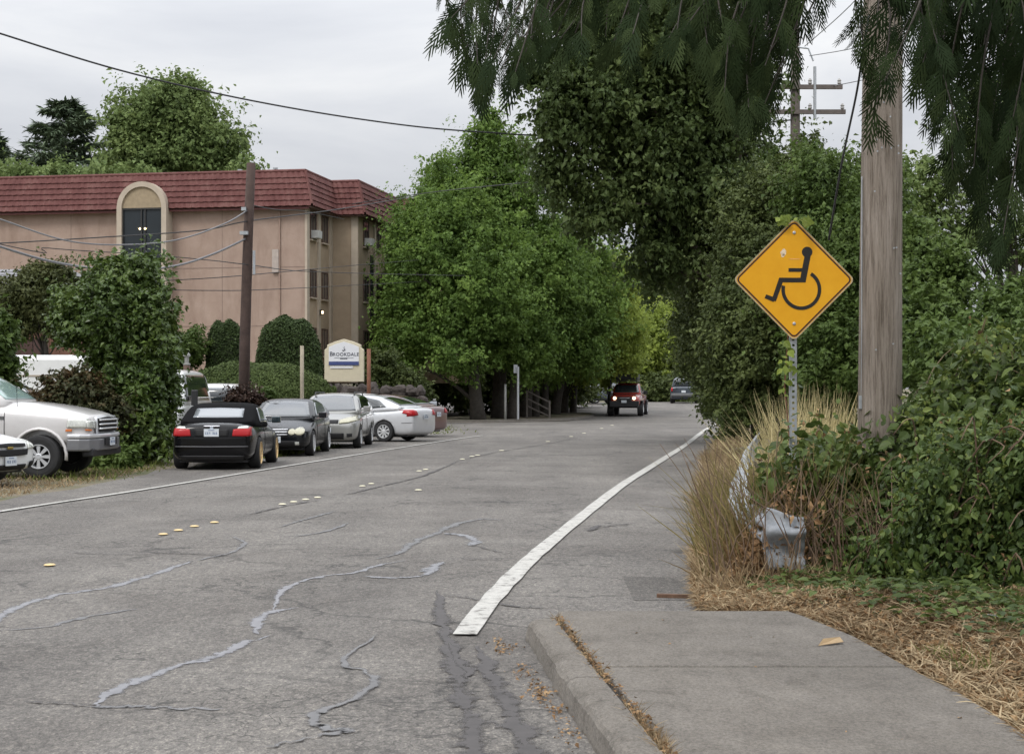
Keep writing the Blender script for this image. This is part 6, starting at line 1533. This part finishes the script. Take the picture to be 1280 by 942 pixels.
bm_pts = [(q.x+rgx.uniform(-.05,.05), q.y+rgx.uniform(-.04,.04), q.z+rgx.uniform(0,.05)) for _ in range(9)]
mb.add(bm_pts, [(0,1,2),(2,3,4),(4,5,6),(6,7,8),(0,4,8),(1,5,7),(2,6,3)]); o = mb.build('paper_scrap', simple('paper_white', (.62,.64,.68), .7)); md = o.modifiers.new('t','SOLIDIFY'); md.thickness = .003; tag(o, 'crumpled white paper scrap in the weeds at the foot of the ivy', 'litter')
# hop leaves on the sign top
rng = np.random.default_rng(51); c0 = P(988,276,YS); q_ = np.array([(c0.x+rng.normal()*.06+.02, YS-.02+rng.normal()*.03, c0.z+rng.normal()*.02+.02) for _ in range(11)])
root = empty('vine', (c0.x,YS,0)); tag(root, 'light green vine leaves curling over the top corner of the yellow sign', 'vine')
leafmesh('leaves', q_-np.array([c0.x,YS,0]),   .07, T_MAP, LM_BRIGHT, root, np.tile([0,-.8,.5],(11,1)), .7, .6, rng=rng)
c1_ = P(985,440,YS); q_ = np.array([(c1_.x+rng.normal()*.04, YS-.01+rng.normal()*.03, c1_.z-rng.random()*.5+.1) for _ in range(26)])
leafmesh('leaves', q_-np.array([c0.x,YS,0]), .06, T_LEAF, LM_BRIGHT, root, np.tile([0,-.8,.5],(26,1)), .7, .6, rng=rng)
mb = MB(); mb.tube([(-.03,.06,.3),(.02,.05,1.0),(-.04,.06,1.7),(.0,.06,2.3),(-.02,.03,c0.z-.03)], .006, 5); mb.build('stem', STEMR, root)

# left gravel shoulder details
def f_ls(r):
    y = r.uniform(24,34); x = XE(y)-.25-abs(r.normal())*1.5; return (x, y, float(ground_z(np.float64(x),np.float64(y)))+.01)
blades('dry_grass', 'sparse dry grass on the gravel shoulder below the pickup truck', 'grass', 2600, f_ls, (.04,.14), .010, LM_STRAW, lean=.8, seed=61)
def f_ls2(r):
    y = 29+r.random()*7; x = -7.5-abs(r.normal())*1.2+.3*r.normal(); return (x, y, .0)
blades('green_weeds', 'green weeds at the foot of the laurel beside the shoulder', 'weeds', 900, f_ls2, (.06,.22), .012, LM_GRASS, lean=.7, seed=62)
def f_lawn(r):
    y = 38+r.random()*8; x = -8.9+r.random()*3.2; return (x+(y-38)*.1, y, .0)
blades('lawn_grass', 'strip of yellow-green grass between the laurel and the convertible', 'grass', 3200, f_lawn, (.06,.22), .02, LM_PALE if False else LM_GRASS, lean=.5, seed=63)
def f_dw(r):
    y = 58+r.random()*14; x = -3.2+r.normal()*.8-(y-58)*.08; return (x, y, .02)
blades('green_weeds', 'weedy patch at the driveway mouth beyond the maroon sedan', 'weeds', 700, f_dw, (.05,.15), .02, LM_GRASS, lean=.6, seed=64)

# ------------------------------------------------------------ overhanging cedar, trunk just outside the frame
CR = empty('cedar_tree', (6.2,9.5,0)); tag(CR, 'cedar with dark drooping sprays hanging into the top of the view', 'tree')
def frond():
    vs, fs = [], []
    def strip_(p, d, L, w_):
        nrm_ = np.array([-d[1], d[0]]); b = len(vs); 
        for s, ww in ((0,w_*.5),(.5,w_*.62),(1,w_*.2)):
            for sg in (-1,1): q = p+d*L*s+nrm_*ww*sg; vs.append((q[0], q[1], -.25*(q[0])**2-.35*q[1]**2))
        fs.append((b,b+1,b+3,b+2)); fs.append((b+2,b+3,b+5,b+4))
    strip_(np.array([0.,0.]), np.array([1.,0.]), 1.05, .024)
    n = 6
    for i in range(n):
        s = .08+.86*i/n
        for sg in (-1,1):
            L = .40*(1-s)**.7+.12; a_ = R(24)*sg; d = np.array([math.cos(a_), math.sin(a_)]); p = np.array([s+.03*sg,0.])
            strip_(p, d, L, .030)
            m_ = int(L/.17)
            for j in range(1, m_):
                q = p+d*L*j/m_
                for s2 in (-1,1):
                    a2 = a_+R(24)*s2; strip_(q, np.array([math.cos(a2), math.sin(a2)]), .11*(1-j/m_)+.06, .022)
    return np.array(vs), np.array(fs)
FV, FF = frond()
env = [(536,-10),(548,30),(570,50),(590,105),(604,130),(625,95),(650,112),(672,60),(700,85),(760,60),(800,85),(850,60),(880,60),(900,120),(930,150),(960,158),(990,138),(1004,55),(1035,50),(1045,40),(1062,60),(1078,100),(1092,165),(1106,170),(1120,80),(1138,85),(1150,100),(1175,120),(1190,230),(1200,290),(1220,330),(1245,320),(1270,300),(1300,340),(1330,330),(1450,360),(1600,300)]
ex, ey = [e[0] for e in env], [e[1] for e in env]
rng = np.random.default_rng(77); rp_, rd_, rn_, rs_ = [], [], [], []
twigs = MB()
def hang(px, Y, lean):
    tipy = np.interp(px, ex, ey)*(.55+.5*rng.random()); y0 = -60-rng.random()*60; 
    a_ = P(px+(tipy-y0)*lean, y0, Y); b_ = P(px, tipy-14, Y+rng.normal()*.15); L = (b_-a_).length
    mid = a_.lerp(b_, .5)+Vector((rng.normal()*.06, rng.normal()*.08, .0)); q = smooth_path([a_, mid, b_], 5)
    twigs.tube(q, [.007-.005*i/(len(q)-1) for i in range(len(q))], 4)
    n_ = max(2, int(L/.078))
    for i in range(n_):
        s = (i+rng.random())/n_; k_ = s*(len(q)-1); i0 = min(int(k_), len(q)-2); p = q[i0].lerp(q[i0+1], k_-i0)
        down = (q[i0+1]-q[i0]).normalized(); sd_ = Vector((rng.normal(), rng.normal()*.8, 0)).normalized(); fl = rng.uniform(.18,.32)*(1.1-.45*s)*(.62 if px < 700 else .85 if px < 1180 else 1)
        d = (down*.9+sd_*.55+Vector((0,0,-.15))).normalized()
        rp_.append(p); rd_.append(d); rs_.append(fl); nn_ = Vector((rng.normal()*.6, -1, .3+rng.normal()*.3)); rn_.append(nn_)
    rp_.append(q[-2]); rd_.append((q[-1]-q[-3]).normalized()); rs_.append(.22); rn_.append(Vector((rng.normal()*.4,-1,.2)))
for i in range(128):
    u_ = rng.random()
    if u_ < .15: px = rng.uniform(560,680)
    elif u_ < .34: px = rng.uniform(655,880)
    elif u_ < .52: px = rng.uniform(880,965)
    elif u_ < .58: px = rng.uniform(1066,1125)
    elif u_ < .75: px = rng.uniform(1145,1195)
    else: px = rng.uniform(1192,1330)
    hang(px, rng.uniform(6.8,9.2), rng.uniform(.05,.5) if px < 1000 else rng.uniform(-.1,.35))
for i in range(45): hang(rng.uniform(1330,1560), rng.uniform(7.2,9.6), rng.uniform(-.2,.2))
base = np.array(CR.location); Pp = np.array(rp_)-base; d = norm(np.array(rd_)); n = np.array(rn_); n = norm(n-d*np.sum(n*d,1,keepdims=True)); s = np.cross(n, d); sz = np.array(rs_)[:,None,None]
V = Pp[:,None]+sz*(FV[None,:,0:1]*d[:,None]+FV[None,:,1:2]*s[:,None]+FV[None,:,2:3]*n[:,None])
Fq = (FF[None]+(np.arange(len(Pp))*len(FV))[:,None,None]).reshape(-1,4)
link_mesh('crown', np_mesh('crown', V.reshape(-1,3), Fq, np.repeat(rng.random(len(Pp)), len(FV))), LM_CEDAR, CR)
bm_ = MB(); bm_.v = [tuple(Vector(p)-Vector(base)) for p in twigs.v]; bm_.f = twigs.f; bm_.build('twigs', BARKD, CR)
mb = MB(); mb.tube([(0,0,-.2),(0,0,3),(.05,0,7),(0,0,13)], [.42,.36,.28,.12], 14)
for (x1, y1, z1, z0_) in ((-6.4,-1.2,4.25,5.4),(-5.2,-.4,4.4,5.0),(-3.2,-1.0,4.2,4.8),(-2.2,-1.4,4.15,4.6),(-1.6,-.5,4.3,4.5)):
    mb.tube([(0,0,z0_),(x1*.5,y1*.5,z0_*.55+z1*.45+.35),(x1,y1,z1)], [.10,.06,.02], 7)
mb.build('trunk', BARK, CR, smooth=True)
